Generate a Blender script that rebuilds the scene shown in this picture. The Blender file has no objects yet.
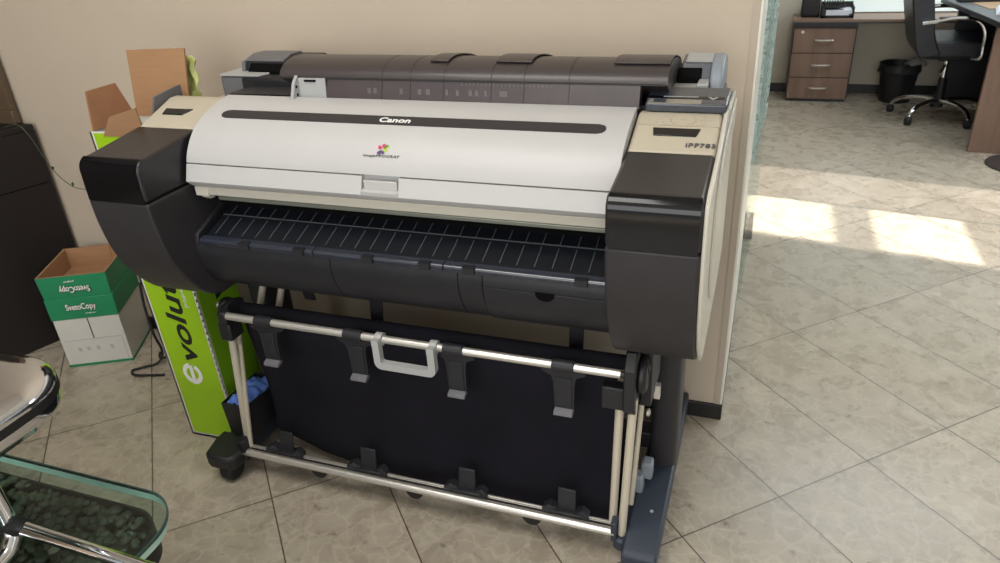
import bpy, bmesh, math, random
from mathutils import Matrix, Vector, noise
random.seed(7)
sc = bpy.context.scene
COL = sc.collection
PI = math.pi

# ------------------------------------------------------------------ materials
def lin(c):
    return tuple(((v/255)/12.92 if v/255 <= .04045 else ((v/255+.055)/1.055)**2.4) for v in c) + (1,)

def mat(name, rgb, rough=.5, metal=0.0, var=0.0, scale=8.0, bump=0.0, bscale=60.0, coat=0.0, spec=.5, emit=0.0, stretch=None):
    m = bpy.data.materials.new(name); m.use_nodes = True
    nt = m.node_tree; b = nt.nodes['Principled BSDF']
    c = lin(rgb)
    b.inputs['Base Color'].default_value = c
    b.inputs['Roughness'].default_value = rough
    b.inputs['Metallic'].default_value = metal
    b.inputs['Specular IOR Level'].default_value = spec
    if coat: b.inputs['Coat Weight'].default_value = coat; b.inputs['Coat Roughness'].default_value = .06
    if emit:
        b.inputs['Emission Color'].default_value = c; b.inputs['Emission Strength'].default_value = emit
    tc = nt.nodes.new('ShaderNodeTexCoord')
    src = tc.outputs['Object']
    if stretch:
        mp = nt.nodes.new('ShaderNodeMapping'); mp.inputs['Scale'].default_value = stretch
        nt.links.new(src, mp.inputs['Vector']); src = mp.outputs['Vector']
    if var:
        n = nt.nodes.new('ShaderNodeTexNoise'); n.inputs['Scale'].default_value = scale; n.inputs['Detail'].default_value = 5
        nt.links.new(src, n.inputs['Vector'])
        r = nt.nodes.new('ShaderNodeValToRGB')
        r.color_ramp.elements[0].position = .3; r.color_ramp.elements[1].position = .7
        r.color_ramp.elements[0].color = tuple(v*(1-var) for v in c[:3])+(1,)
        r.color_ramp.elements[1].color = tuple(min(1, v*(1+var)) for v in c[:3])+(1,)
        nt.links.new(n.outputs['Fac'], r.inputs['Fac']); nt.links.new(r.outputs['Color'], b.inputs['Base Color'])
    if bump:
        n2 = nt.nodes.new('ShaderNodeTexNoise'); n2.inputs['Scale'].default_value = bscale; n2.inputs['Detail'].default_value = 3
        nt.links.new(src, n2.inputs['Vector'])
        bp = nt.nodes.new('ShaderNodeBump'); bp.inputs['Strength'].default_value = bump; bp.inputs['Distance'].default_value = .004
        nt.links.new(n2.outputs['Fac'], bp.inputs['Height']); nt.links.new(bp.outputs['Normal'], b.inputs['Normal'])
    return m

def mat_floor():
    m = bpy.data.materials.new('marble_tile'); m.use_nodes = True
    nt = m.node_tree; N = nt.nodes; L = nt.links; b = N['Principled BSDF']
    g = N.new('ShaderNodeNewGeometry')
    sx = N.new('ShaderNodeSeparateXYZ'); L.new(g.outputs['Position'], sx.inputs[0])
    def M(op, a, bb=None, c=None):
        n = N.new('ShaderNodeMath'); n.operation = op
        for i, v in enumerate((a, bb, c)):
            if v is None: continue
            if isinstance(v, (int, float)): n.inputs[i].default_value = v
            else: L.new(v, n.inputs[i])
        return n.outputs[0]
    x, y = sx.outputs[0], sx.outputs[1]
    ph = math.radians(42.75); c_, s_ = math.cos(ph), math.sin(ph)
    u = M('SUBTRACT', M('MULTIPLY', y, c_), M('MULTIPLY', x, s_))
    v = M('ADD', M('MULTIPLY', x, c_), M('MULTIPLY', y, s_))
    U0, DU, V0, DV = 1.051, .604, 1.165, .3035
    ut = M('DIVIDE', M('SUBTRACT', u, U0), DU); vt = M('DIVIDE', M('SUBTRACT', v, V0), DV)
    ui = M('FLOOR', ut); vi = M('FLOOR', vt)
    uf = M('SUBTRACT', ut, ui); vf = M('SUBTRACT', vt, vi)
    du = M('MULTIPLY', M('MINIMUM', uf, M('SUBTRACT', 1.0, uf)), DU)
    dv = M('MULTIPLY', M('MINIMUM', vf, M('SUBTRACT', 1.0, vf)), DV)
    d = M('MINIMUM', du, dv)
    grout = M('LESS_THAN', d, .0019)
    # per tile random offset
    cx = N.new('ShaderNodeCombineXYZ'); L.new(ui, cx.inputs[0]); L.new(vi, cx.inputs[1])
    wn = N.new('ShaderNodeTexWhiteNoise'); wn.noise_dimensions = '3D'; L.new(cx.outputs[0], wn.inputs['Vector'])
    mu = N.new('ShaderNodeVectorMath'); mu.operation = 'SCALE'; mu.inputs['Scale'].default_value = 7
    L.new(wn.outputs['Color'], mu.inputs[0])
    ad = N.new('ShaderNodeVectorMath'); ad.operation = 'ADD'; L.new(g.outputs['Position'], ad.inputs[0]); L.new(mu.outputs[0], ad.inputs[1])
    n1 = N.new('ShaderNodeTexNoise'); n1.inputs['Scale'].default_value = 11; n1.inputs['Detail'].default_value = 9; n1.inputs['Roughness'].default_value = .62; n1.inputs['Distortion'].default_value = .6
    L.new(ad.outputs[0], n1.inputs['Vector'])
    r1 = N.new('ShaderNodeValToRGB'); e = r1.color_ramp.elements
    e[0].position = .28; e[0].color = lin((150, 139, 123)); e[1].position = .74; e[1].color = lin((182, 172, 156))
    L.new(n1.outputs['Fac'], r1.inputs['Fac'])
    # veins : voronoi edges distorted
    n3 = N.new('ShaderNodeTexNoise'); n3.inputs['Scale'].default_value = 9; n3.inputs['Detail'].default_value = 4
    L.new(ad.outputs[0], n3.inputs['Vector'])
    ms = N.new('ShaderNodeVectorMath'); ms.operation = 'SCALE'; ms.inputs['Scale'].default_value = .16; L.new(n3.outputs['Color'], ms.inputs[0])
    a2 = N.new('ShaderNodeVectorMath'); a2.operation = 'ADD'; L.new(ad.outputs[0], a2.inputs[0]); L.new(ms.outputs[0], a2.inputs[1])
    vo = N.new('ShaderNodeTexVoronoi'); vo.feature = 'DISTANCE_TO_EDGE'; vo.inputs['Scale'].default_value = 17; L.new(a2.outputs[0], vo.inputs['Vector'])
    rv = N.new('ShaderNodeValToRGB'); rv.color_ramp.elements[0].position = 0; rv.color_ramp.elements[0].color = (.34, .34, .34, 1)
    rv.color_ramp.elements[1].position = .09; rv.color_ramp.elements[1].color = (0, 0, 0, 1); L.new(vo.outputs['Distance'], rv.inputs['Fac'])
    mx = N.new('ShaderNodeMixRGB'); L.new(rv.outputs['Color'], mx.inputs['Fac']); L.new(r1.outputs['Color'], mx.inputs['Color1']); mx.inputs['Color2'].default_value = lin((206, 197, 180))
    # dark pits
    n4 = N.new('ShaderNodeTexNoise'); n4.inputs['Scale'].default_value = 26; n4.inputs['Detail'].default_value = 3; L.new(ad.outputs[0], n4.inputs['Vector'])
    r4 = N.new('ShaderNodeValToRGB'); r4.color_ramp.elements[0].position = .24; r4.color_ramp.elements[0].color = (.55, .52, .48, 1)
    r4.color_ramp.elements[1].position = .34; r4.color_ramp.elements[1].color = (1, 1, 1, 1); L.new(n4.outputs['Fac'], r4.inputs['Fac'])
    mp = N.new('ShaderNodeMixRGB'); mp.blend_type = 'MULTIPLY'; mp.inputs['Fac'].default_value = 1; L.new(mx.outputs[0], mp.inputs['Color1']); L.new(r4.outputs['Color'], mp.inputs['Color2'])
    # per tile tone
    tone = M('ADD', M('MULTIPLY', wn.outputs['Value'], .14), .93)
    mt = N.new('ShaderNodeMixRGB'); mt.blend_type = 'MULTIPLY'; mt.inputs['Fac'].default_value = 1; L.new(mp.outputs[0], mt.inputs['Color1']); L.new(tone, mt.inputs['Color2'])
    mg = N.new('ShaderNodeMixRGB'); L.new(grout, mg.inputs['Fac']); L.new(mt.outputs[0], mg.inputs['Color1']); mg.inputs['Color2'].default_value = lin((84, 76, 66))
    L.new(mg.outputs[0], b.inputs['Base Color'])
    rr = N.new('ShaderNodeMapRange'); rr.inputs['To Min'].default_value = .20; rr.inputs['To Max'].default_value = .36; L.new(n1.outputs['Fac'], rr.inputs['Value'])
    L.new(rr.outputs[0], b.inputs['Roughness'])
    return m

def mat_glass(name, tint, gloss=.8, rough=.02):
    m = bpy.data.materials.new(name); m.use_nodes = True
    nt = m.node_tree; N = nt.nodes; L = nt.links; N.remove(N['Principled BSDF'])
    t = N.new('ShaderNodeBsdfTransparent'); t.inputs['Color'].default_value = tint
    gl = N.new('ShaderNodeBsdfGlossy'); gl.inputs['Roughness'].default_value = rough
    lw = N.new('ShaderNodeLayerWeight'); lw.inputs['Blend'].default_value = .5
    pw = N.new('ShaderNodeMath'); pw.operation = 'POWER'; pw.inputs[1].default_value = 4; L.new(lw.outputs['Facing'], pw.inputs[0])
    fr = N.new('ShaderNodeMath'); fr.operation = 'MULTIPLY_ADD'; fr.inputs[1].default_value = gloss; fr.inputs[2].default_value = .035; L.new(pw.outputs[0], fr.inputs[0])
    mx = N.new('ShaderNodeMixShader'); L.new(fr.outputs[0], mx.inputs['Fac']); L.new(t.outputs[0], mx.inputs[1]); L.new(gl.outputs[0], mx.inputs[2])
    L.new(mx.outputs[0], N['Material Output'].inputs['Surface'])
    return m

def mat_etched(name):
    """clear green glass with irregular frosted white stripes etched across it"""
    m = bpy.data.materials.new(name); m.use_nodes = True
    nt = m.node_tree; N = nt.nodes; L = nt.links; N.remove(N['Principled BSDF'])
    tc = N.new('ShaderNodeTexCoord'); mp = N.new('ShaderNodeMapping'); mp.inputs['Scale'].default_value = (4, 9, 26)
    L.new(tc.outputs['Object'], mp.inputs[0])
    n = N.new('ShaderNodeTexNoise'); n.inputs['Scale'].default_value = 1.6; n.inputs['Detail'].default_value = 3; L.new(mp.outputs[0], n.inputs['Vector'])
    r = N.new('ShaderNodeValToRGB'); r.color_ramp.elements[0].position = .36; r.color_ramp.elements[1].position = .52; L.new(n.outputs['Fac'], r.inputs['Fac'])
    t = N.new('ShaderNodeBsdfTransparent'); t.inputs['Color'].default_value = (.90, .96, .95, 1)
    d = N.new('ShaderNodeBsdfPrincipled'); d.inputs['Base Color'].default_value = lin((226, 234, 232)); d.inputs['Roughness'].default_value = .3
    tl = N.new('ShaderNodeBsdfTranslucent'); tl.inputs['Color'].default_value = lin((228, 238, 236))
    m2 = N.new('ShaderNodeMixShader'); m2.inputs['Fac'].default_value = .75; L.new(d.outputs[0], m2.inputs[1]); L.new(tl.outputs[0], m2.inputs[2])
    mx = N.new('ShaderNodeMixShader'); L.new(r.outputs['Color'], mx.inputs['Fac']); L.new(t.outputs[0], mx.inputs[1]); L.new(m2.outputs[0], mx.inputs[2])
    L.new(mx.outputs[0], N['Material Output'].inputs['Surface'])
    return m

MT = {}
MT['floor'] = mat_floor()
MT['wall'] = mat('wall_paint', (192, 178, 160), .75, var=.03, scale=3, bump=.08, bscale=220)
MT['wall_far'] = mat('wall_paint_far', (206, 198, 182), .8, var=.03, scale=3)
MT['ceil'] = mat('ceiling_paint', (226, 222, 214), .9, var=.02)
MT['base'] = mat('skirting_black', (30, 28, 28), .4, var=.1)
MT['trimw'] = mat('trim_white', (226, 222, 212), .4, var=.02)
MT['trimg'] = mat('trim_grey', (180, 167, 150), .6, var=.03)
MT['cover'] = mat('cover_pale_grey', (183, 182, 181), .42, var=.02, scale=5, bump=.04, bscale=700)
MT['beige'] = mat('housing_beige', (184, 176, 157), .45, var=.02, scale=5)
MT['ivory'] = mat('housing_ivory', (198, 193, 180), .45, var=.02, scale=5)
MT['cap'] = mat('plastic_charcoal', (48, 46, 48), .45, var=.06, scale=20, bump=.12, bscale=900, spec=.35)
MT['capd'] = mat('plastic_charcoal_dark', (37, 37, 41), .45, var=.06, scale=20, bump=.1, bscale=900, spec=.35)
MT['lid'] = mat('plastic_lid_satin', (36, 34, 36), .34, var=.06, scale=20, spec=.5)
MT['gloss'] = mat('plastic_black_gloss', (12, 12, 16), .1, var=.05, spec=.4)
MT['roll'] = mat('smoked_cover', (56, 49, 49), .42, var=.1, scale=9, coat=.15)
MT['roll2'] = mat('smoked_panel', (68, 60, 62), .34, var=.12, scale=14, coat=.1)
MT['seam'] = mat('seam_dark', (34, 31, 31), .5, var=.05)
MT['mark'] = mat('ruler_mark', (94, 86, 87), .5, var=.1)
MT['black'] = mat('plastic_black', (26, 26, 29), .5, var=.08, scale=30)
MT['void'] = mat('recess_black', (7, 7, 8), .8, var=.1, spec=.1)
MT['tray'] = mat('tray_blue_black', (22, 24, 30), .28, var=.08, scale=12)
MT['traye'] = mat('tray_edge_highlight', (44, 48, 60), .2, var=.05, spec=.9)  # satin finish; lip highlight also put into the colour, bluer than the tray
MT['rib'] = mat('tray_rib_line', (80, 83, 86), .4, var=.05)
MT['rail'] = mat('rail_satin', (150, 152, 140), .35, metal=.4, var=.03)
MT['gry'] = mat('grey_plastic', (100, 100, 104), .45, var=.03)
MT['lgry'] = mat('light_grey_plastic', (162, 163, 162), .45, var=.03)
MT['bgry'] = mat('blue_grey_plastic', (132, 140, 148), .45, var=.03)
MT['panel'] = mat('panel_slate', (66, 70, 78), .3, var=.06, coat=.2)
MT['lcd'] = mat('display_window', (136, 132, 120), .2, var=.08, scale=30)
MT['alu'] = mat('aluminium', (214, 210, 203), .33, metal=.75, var=.03)
MT['alu2'] = mat('aluminium_painted', (205, 197, 180), .42, metal=.25, var=.03)
MT['fabric'] = mat('navy_black_fabric', (21, 20, 28), .88, var=.18, scale=7, bump=.5, bscale=9, spec=.2)
MT['foot'] = mat('steel_blue_grey', (46, 53, 66), .48, var=.08, scale=30, bump=.08, bscale=500)
MT['rubber'] = mat('rubber_black', (24, 24, 25), .6, var=.1)
MT['kraft'] = mat('kraft_board', (160, 122, 88), .85, var=.06, scale=14, stretch=(1, 1, 6))
MT['kraftd'] = mat('kraft_board_inner', (146, 104, 74), .85, var=.07, scale=14)
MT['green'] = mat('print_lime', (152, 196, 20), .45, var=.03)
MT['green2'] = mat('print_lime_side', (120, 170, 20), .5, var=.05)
MT['cardw'] = mat('board_white', (205, 203, 196), .6, var=.03)
MT['sgreen'] = mat('print_green', (24, 128, 84), .5, var=.05)
MT['ink'] = mat('print_black', (22, 24, 22), .5, var=.05)
MT['inkg'] = mat('print_grey', (176, 178, 176), .6, var=.05)
MT['white'] = mat('print_white', (238, 238, 234), .5, var=.02)
MT['mag'] = mat('print_magenta', (188, 40, 92), .4, var=.03)
MT['ygr'] = mat('print_yellow_green', (168, 190, 40), .4, var=.03)
MT['dgr'] = mat('print_deep_green', (66, 120, 50), .4, var=.03)
MT['pur'] = mat('print_purple', (74, 50, 96), .4, var=.03)
MT['dwood'] = mat('cabinet_dark', (24, 17, 16), .55, var=.15, scale=6, stretch=(1, 1, .1))
MT['frame'] = mat('frame_brown', (92, 76, 58), .55, var=.12, scale=10, stretch=(1, 1, .2))
MT['gold'] = mat('frame_bead', (140, 108, 70), .45, var=.08)
MT['canvas'] = mat('picture_dark', (38, 34, 27), .7, var=.4, scale=9)
MT['leaf'] = mat('leaf_green', (52, 70, 46), .5, var=.2)
MT['film'] = mat('film_lime', (170, 176, 108), .4, var=.15, scale=30)
MT['wood'] = mat('walnut', (130, 104, 89), .45, var=.16, scale=9, stretch=(3, 3, .35))
MT['woodt'] = mat('walnut_top', (134, 108, 92), .4, var=.14, scale=9, stretch=(.3, 3, 3))
MT['dtop'] = mat('desk_dark', (44, 44, 50), .4, var=.1)
MT['leather'] = mat('leather_black', (34, 35, 42), .42, var=.1, scale=25, bump=.25, bscale=180)
MT['chrome'] = mat('chrome', (226, 228, 232), .07, metal=1.0, var=.01)
MT['bag'] = mat('bag_grey', (112, 106, 104), .4, var=.15, scale=30)
MT['paper'] = mat('paper', (222, 226, 236), .7, var=.03)
MT['blue'] = mat('cloth_blue', (84, 120, 196), .8, var=.2, scale=40)
MT['pebble'] = mat('pebble_dark', (106, 103, 92), .55, var=.45, scale=35)
MT['glass'] = mat_glass('glass_table', (.74, .84, .80, 1))
MT['gedge'] = mat('glass_edge_teal', (198, 240, 230), .15, var=.06, coat=.4)
MT['dteal'] = mat('glass_edge_dark', (48, 78, 72), .25, var=.1)
MT['pane'] = mat_glass('glass_clear', (.90, .96, .95, 1), .3)
MT['tint'] = mat_glass('glass_tinted', (.52, .51, .52, 1))
MT['etch'] = mat_etched('glass_etched')
MT['blind'] = mat('blind_glowing', (226, 236, 232), .7, var=.02, emit=.25)  # slight glow put in for daylight behind the blinds
MT['disc'] = mat('disc_iron', (58, 52, 52), .4, var=.1)

# ------------------------------------------------------------------ mesh helpers
class MB:
    def __init__(self): self.v = []; self.f = []; self.m = []; self.mi = 0
    def add(self, vs, fs):
        o = len(self.v); self.v += [tuple(p) for p in vs]
        for q in fs: self.f.append([i+o for i in q]); self.m.append(self.mi)
        return self
    def box(self, x0, x1, y0, y1, z0, z1, M=None):
        vs = [Vector((x, y, z)) for z in (z0, z1) for y in (y0, y1) for x in (x0, x1)]
        if M: vs = [M @ p for p in vs]
        return self.add(vs, [(0,1,3,2),(4,6,7,5),(0,4,5,1),(2,3,7,6),(0,2,6,4),(1,5,7,3)])
    def obox(self, c, ex, ey, ez):
        """box from a centre and three half-axis vectors"""
        c, ex, ey, ez = map(Vector, (c, ex, ey, ez))
        vs = [c + a*ex + b*ey + d*ez for d in (-1,1) for b in (-1,1) for a in (-1,1)]
        return self.add(vs, [(0,1,3,2),(4,6,7,5),(0,4,5,1),(2,3,7,6),(0,2,6,4),(1,5,7,3)])
    def prism(self, prof, x0, x1):
        """closed (y,z) profile extruded along x"""
        n = len(prof)
        vs = [(x0, y, z) for y, z in prof] + [(x1, y, z) for y, z in prof]
        fs = [(i, (i+1) % n, n+(i+1) % n, n+i) for i in range(n)] + [tuple(range(n))[::-1], tuple(range(n, 2*n))]
        return self.add(vs, fs)
    def extr(self, poly, d):
        """3-D planar polygon extruded by vector d"""
        n = len(poly); d = Vector(d); poly = [Vector(p) for p in poly]
        fs = [(i, (i+1) % n, n+(i+1) % n, n+i) for i in range(n)] + [tuple(range(n))[::-1], tuple(range(n, 2*n))]
        return self.add(poly + [p+d for p in poly], fs)
    def shell(self, path, t, x0, x1):
        """open (y,z) path given a thickness on its inner side, extruded along x"""
        return self.prism(list(path) + offset(path, -t)[::-1], x0, x1)
    def tube(self, pts, r, seg=12, cap=True, flat=1.0):
        pts = [Vector(p) for p in pts]; n = len(pts)
        rs = r if isinstance(r, (list, tuple)) else [r]*n
        vs = []; up = None
        for i, p in enumerate(pts):
            t = (pts[min(i+1, n-1)] - pts[max(i-1, 0)]).normalized()
            if up is None:
                up = Vector((0,0,1)) if abs(t.z) < .9 else Vector((0,1,0))
            s = t.cross(up).normalized(); up = s.cross(t).normalized()
            for k in range(seg):
                a = 2*PI*k/seg; vs.append(p + rs[i]*(math.cos(a)*s + math.sin(a)*flat*up))
        fs = [(i*seg+k, i*seg+(k+1) % seg, (i+1)*seg+(k+1) % seg, (i+1)*seg+k) for i in range(n-1) for k in range(seg)]
        if cap: fs += [tuple(range(seg))[::-1], tuple(range((n-1)*seg, n*seg))]
        return self.add(vs, fs)
    def lathe(self, prof, c=(0,0,0), seg=24, axis='z'):
        """(r,h) profile turned about an axis through c"""
        c = Vector(c); vs = []
        for r, h in prof:
            for k in range(seg):
                a = 2*PI*k/seg; p = (r*math.cos(a), r*math.sin(a), h)
                if axis == 'x': p = (p[2], p[0], p[1])
                if axis == 'y': p = (p[0], p[2], p[1])
                vs.append(c + Vector(p))
        n = len(prof)
        fs = [(i*seg+k, i*seg+(k+1) % seg, (i+1)*seg+(k+1) % seg, (i+1)*seg+k) for i in range(n-1) for k in range(seg)]
        fs += [tuple(range(seg))[::-1], tuple(range((n-1)*seg, n*seg))]
        return self.add(vs, fs)
    def grid(self, fn, nu, nv):
        vs = [fn(i/nu, j/nv) for j in range(nv+1) for i in range(nu+1)]
        fs = [(j*(nu+1)+i, j*(nu+1)+i+1, (j+1)*(nu+1)+i+1, (j+1)*(nu+1)+i) for j in range(nv) for i in range(nu)]
        return self.add(vs, fs)
    def build(self, name, mats, parent=None, bevel=0.0, solid=0.0, seg=2, ang=35, sub=0):
        me = bpy.data.meshes.new(name); o = org(parent) if parent else Vector((0,0,0))
        me.from_pydata([tuple(Vector(p)-o) for p in self.v], [], self.f)
        if not isinstance(mats, (list, tuple)): mats = [mats]
        for k in mats: me.materials.append(MT[k])
        for p, i in zip(me.polygons, self.m): p.material_index = i
        bm = bmesh.new(); bm.from_mesh(me)
        bmesh.ops.recalc_face_normals(bm, faces=bm.faces)
        for f in bm.faces: f.smooth = True
        ca = math.radians(ang)
        for e in bm.edges:
            if len(e.link_faces) == 2 and e.calc_face_angle(0) > ca: e.smooth = False
        bm.to_mesh(me); bm.free()
        ob = bpy.data.objects.new(name, me); COL.objects.link(ob)
        if parent: ob.parent = parent
        if solid:
            s = ob.modifiers.new('solid', 'SOLIDIFY'); s.thickness = solid; s.offset = 0
        if sub:
            s = ob.modifiers.new('sub', 'SUBSURF'); s.levels = s.render_levels = sub
        if bevel:
            b = ob.modifiers.new('bevel', 'BEVEL'); b.width = bevel; b.segments = seg; b.limit_method = 'ANGLE'; b.angle_limit = math.radians(50)
        return ob

def org(p):
    o = Vector((0,0,0))
    while p: o = o + p.location; p = p.parent
    return o
def offset(path, t):
    out = []; n = len(path)
    for i in range(n):
        a = Vector(path[max(i-1, 0)]); b = Vector(path[min(i+1, n-1)]); d = (b-a).normalized()
        nrm = Vector((-d.y, d.x)); p = Vector(path[i]) + nrm*t; out.append((p.x, p.y))
    return out
def spline(pts, k=6):
    P = [Vector(p) for p in pts]; out = []
    for i in range(len(P)-1):
        p0 = P[max(i-1, 0)]; p1 = P[i]; p2 = P[i+1]; p3 = P[min(i+2, len(P)-1)]
        for j in range(k):
            t = j/k
            q = .5*((2*p1) + (p2-p0)*t + (2*p0-5*p1+4*p2-p3)*t*t + (3*p1-p0-3*p2+p3)*t**3)
            out.append(tuple(q))
    out.append(tuple(P[-1])); return out
def arc(cy, cz, r, a0, a1, n=8):
    return [(cy+r*math.cos(a0+(a1-a0)*i/n), cz+r*math.sin(a0+(a1-a0)*i/n)) for i in range(n+1)]
def rrect(x0, x1, y0, y1, r, n=8):
    out = []
    for cx, cy, a in ((x1-r, y1-r, 0), (x0+r, y1-r, PI/2), (x0+r, y0+r, PI), (x1-r, y0+r, 1.5*PI)):
        out += [(cx+r*math.cos(a+PI/2*i/n), cy+r*math.sin(a+PI/2*i/n)) for i in range(n+1)]
    return out
def thing(name, label, cat, loc, group=None):
    o = bpy.data.objects.new(name, None); COL.objects.link(o); o.location = loc; o.empty_display_size = .05
    o['label'] = label; o['category'] = cat
    if group: o['group'] = group
    return o
def tag(o, label, cat, group=None, kind=None):
    o['label'] = label; o['category'] = cat
    if group: o['group'] = group
    if kind: o['kind'] = kind
    return o
def struct(mb, name, m, **k):
    o = mb.build(name, m, **k); o['kind'] = 'structure'; return o
def text(s, name, m, parent, pos, ex, ey, width=None, height=None, bold=0.0, depth=.0004, shear=0.0, align='CENTER', space=1.0):
    """raised lettering: ex = reading direction, ey = up direction of the letters; pos = middle of the line"""
    cu = bpy.data.curves.new(name, 'FONT'); cu.body = s; cu.align_x = 'LEFT'; cu.size = 1
    cu.offset = bold; cu.extrude = .002; cu.shear = shear; cu.space_character = space; cu.resolution_u = 4
    tmp = bpy.data.objects.new(name, cu); COL.objects.link(tmp)
    dg = bpy.context.evaluated_depsgraph_get(); dg.update()
    me = bpy.data.meshes.new_from_object(tmp.evaluated_get(dg))
    bpy.data.objects.remove(tmp)
    xs = [v.co.x for v in me.vertices]; ys = [v.co.y for v in me.vertices]
    w = max(xs)-min(xs); h = max(ys)-min(ys)
    sx = (width/w) if width else (height/h); sy = (height/h) if height else sx
    ex = Vector(ex).normalized(); ey = Vector(ey).normalized(); ez = ex.cross(ey)
    o = Vector(pos) - (org(parent) if parent else Vector((0,0,0)))
    mx, my = (max(xs)+min(xs))/2, (max(ys)+min(ys))/2
    for v in me.vertices:
        v.co = o + ex*(v.co.x-mx)*sx + ey*(v.co.y-my)*sy + ez*(depth if v.co.z > 0 else -depth)
    me.materials.clear(); me.materials.append(MT[m])
    ob = bpy.data.objects.new(name, me); COL.objects.link(ob)
    if parent: ob.parent = parent
    return ob

# ------------------------------------------------------------------ camera
R = ((0.94222, 0.33060, -0.05460), (0.10680, -0.45080, -0.88620), (-0.31760, 0.82920, -0.46010))
cam = bpy.data.cameras.new('camera'); co = bpy.data.objects.new('camera', cam); COL.objects.link(co)
Mx = Matrix(((R[0][0], -R[1][0], -R[2][0], 0), (R[0][1], -R[1][1], -R[2][1], 0), (R[0][2], -R[1][2], -R[2][2], 1.41), (0,0,0,1)))
loc, q, _ = Mx.decompose(); co.location = loc; co.rotation_mode = 'QUATERNION'; co.rotation_quaternion = q
cam.sensor_width = 36; cam.lens = 36*729.6/1000; cam.clip_start = .05
cam.dof.use_dof = True; cam.dof.focus_distance = 1.75; cam.dof.aperture_fstop = 9
sc.camera = co

# ------------------------------------------------------------------ room
H = 2.85; WX = -.035
mb = MB(); mb.box(-3.6, 3.0, -2.6, 6.2, -.1, 0); struct(mb, 'floor', 'floor')
mb = MB(); mb.box(-3.6, 3.0, -2.6, 6.2, H, H+.1); struct(mb, 'ceiling', 'ceil')
mb = MB(); mb.box(-3.5, WX, 1.853, 2.563, 0, H); struct(mb, 'wall_back', 'wall')
mb = MB(); mb.box(-3.6, -3.5, -2.6, 6.2, 0, H); struct(mb, 'wall_left', 'frame')
mb = MB(); mb.box(-3.6, 3.0, 6.06, 6.2, 0, H); struct(mb, 'wall_far', 'wall_far')
mb = MB(); mb.box(-3.5, WX+.002, 1.843, 1.853, 0, .052); mb.box(WX, WX+.008, 1.843, 2.563, 0, .052); struct(mb, 'baseboard_back', 'base', bevel=.002)
mb = MB(); mb.box(-3.5, 2.9, 6.048, 6.06, 0, .065); struct(mb, 'baseboard_far', 'base')
mb = MB(); mb.box(WX-.015, WX+.0005, 1.850, 1.853, .052, H); struct(mb, 'trim_1', 'trimg')
mb = MB(); mb.box(WX, WX+.007, 1.85, 2.563, .052, H); struct(mb, 'trim_2', 'trimw', bevel=.002)
# outside wall on the right with the window that throws the sun patches
WR = 2.9; y0, y1, z0, z1 = 2.70, 3.75, 1.25, 2.50
mb = MB()
mb.box(WR, WR+.1, -2.6, -1.6, 0, H); mb.box(WR, WR+.1, -1.6, 1.4, 0, .9); mb.box(WR, WR+.1, -1.6, 1.4, 2.4, H)
mb.box(WR, WR+.1, 1.4, y0, 0, H); mb.box(WR, WR+.1, y0, y1, 0, z0); mb.box(WR, WR+.1, y0, y1, z1, H); mb.box(WR, WR+.1, y1, 6.2, 0, H)
struct(mb, 'wall_right', 'wall')
yo0, yo1 = 2.765, 3.235; sashes = [(1.617, 1.917), (2.052, 2.357)]
wf = MB()
for a, b in ((y0, y0+.03), (y1-.03, y1), (yo1, yo1+.010)): wf.box(WR+.03, WR+.07, a, b, z0, z1)
for a, b in ((z0, z0+.03), (z1-.03, z1)): wf.box(WR+.03, WR+.07, y0, y1, a, b)
wf = struct(wf, 'window_2', 'trimg')
pn = MB()
for a, b, c, d in ((y0+.03, yo1, z0+.03, sashes[0][0]), (y0+.03, yo1, sashes[0][1], sashes[1][0]), (y0+.03, yo1, sashes[1][1], z1-.03),
                   (y0+.03, yo0, *sashes[0]), (y0+.03, yo0, *sashes[1]), (yo1+.010, y1-.03, z0+.03, z1-.03)):
    pn.box(WR+.048, WR+.052, a, b, c, d)
pn.build('pane', 'tint', wf)
wf = MB()
for a, b in ((-1.6, -1.56), (1.36, 1.4), (-.12, -.08)): wf.box(WR+.03, WR+.07, a, b, .9, 2.4)
for a, b in ((.9, .94), (2.36, 2.4)): wf.box(WR+.03, WR+.07, -1.6, 1.4, a, b)
w3 = struct(wf, 'fill_window', 'trimg')  # unseen window added around the right-hand fill light
mb = MB(); mb.box(WR+.045, WR+.05, -1.57, 1.37, .93, 2.37); mb.build('glowing_blind', 'blind', w3)  # added blind: keeps the sun out here and glows a little
# pale window with a faintly glowing blind above the counter at the far end
mb = MB(); mb.box(.285, 2.2, 6.04, 6.06, .574, 1.75); w1 = struct(mb, 'window_1', 'trimw', bevel=.003)
mb = MB(); mb.box(.30, 2.18, 6.032, 6.042, .580, 1.73); mb.build('glowing_blind', 'blind', w1)

# ------------------------------------------------------------------ glass partition
t = thing('glass_door', 'frameless green glass panel with etched stripes beside the end of the wall', 'glass panel', (-.028, 2.9, 0))
mb = MB(); mb.extr([(-.034, 2.575, .012), (-.022, 2.575, .012), (.006, 3.315, .012), (-.006, 3.315, .012)], (0, 0, 2.59)); mb.build('glass_pane', 'pane', t, bevel=.001)
mb = MB(); mb.extr([(-.0342, 2.60, .55), (-.0195, 2.60, .55), (.0072, 3.305, .55), (-.0072, 3.305, .55)], (0, 0, 1.95)); mb.build('etched_film', 'etch', t)
mb = MB(); mb.box(-.052, .002, 3.195, 3.325, 0, .08); mb.build('patch_fitting', 'panel', t, bevel=.004)
mb = MB(); mb.box(-.053, .003, 3.194, 3.326, 0, .018); mb.build('floor_plate', 'base', t, bevel=.002)

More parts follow.
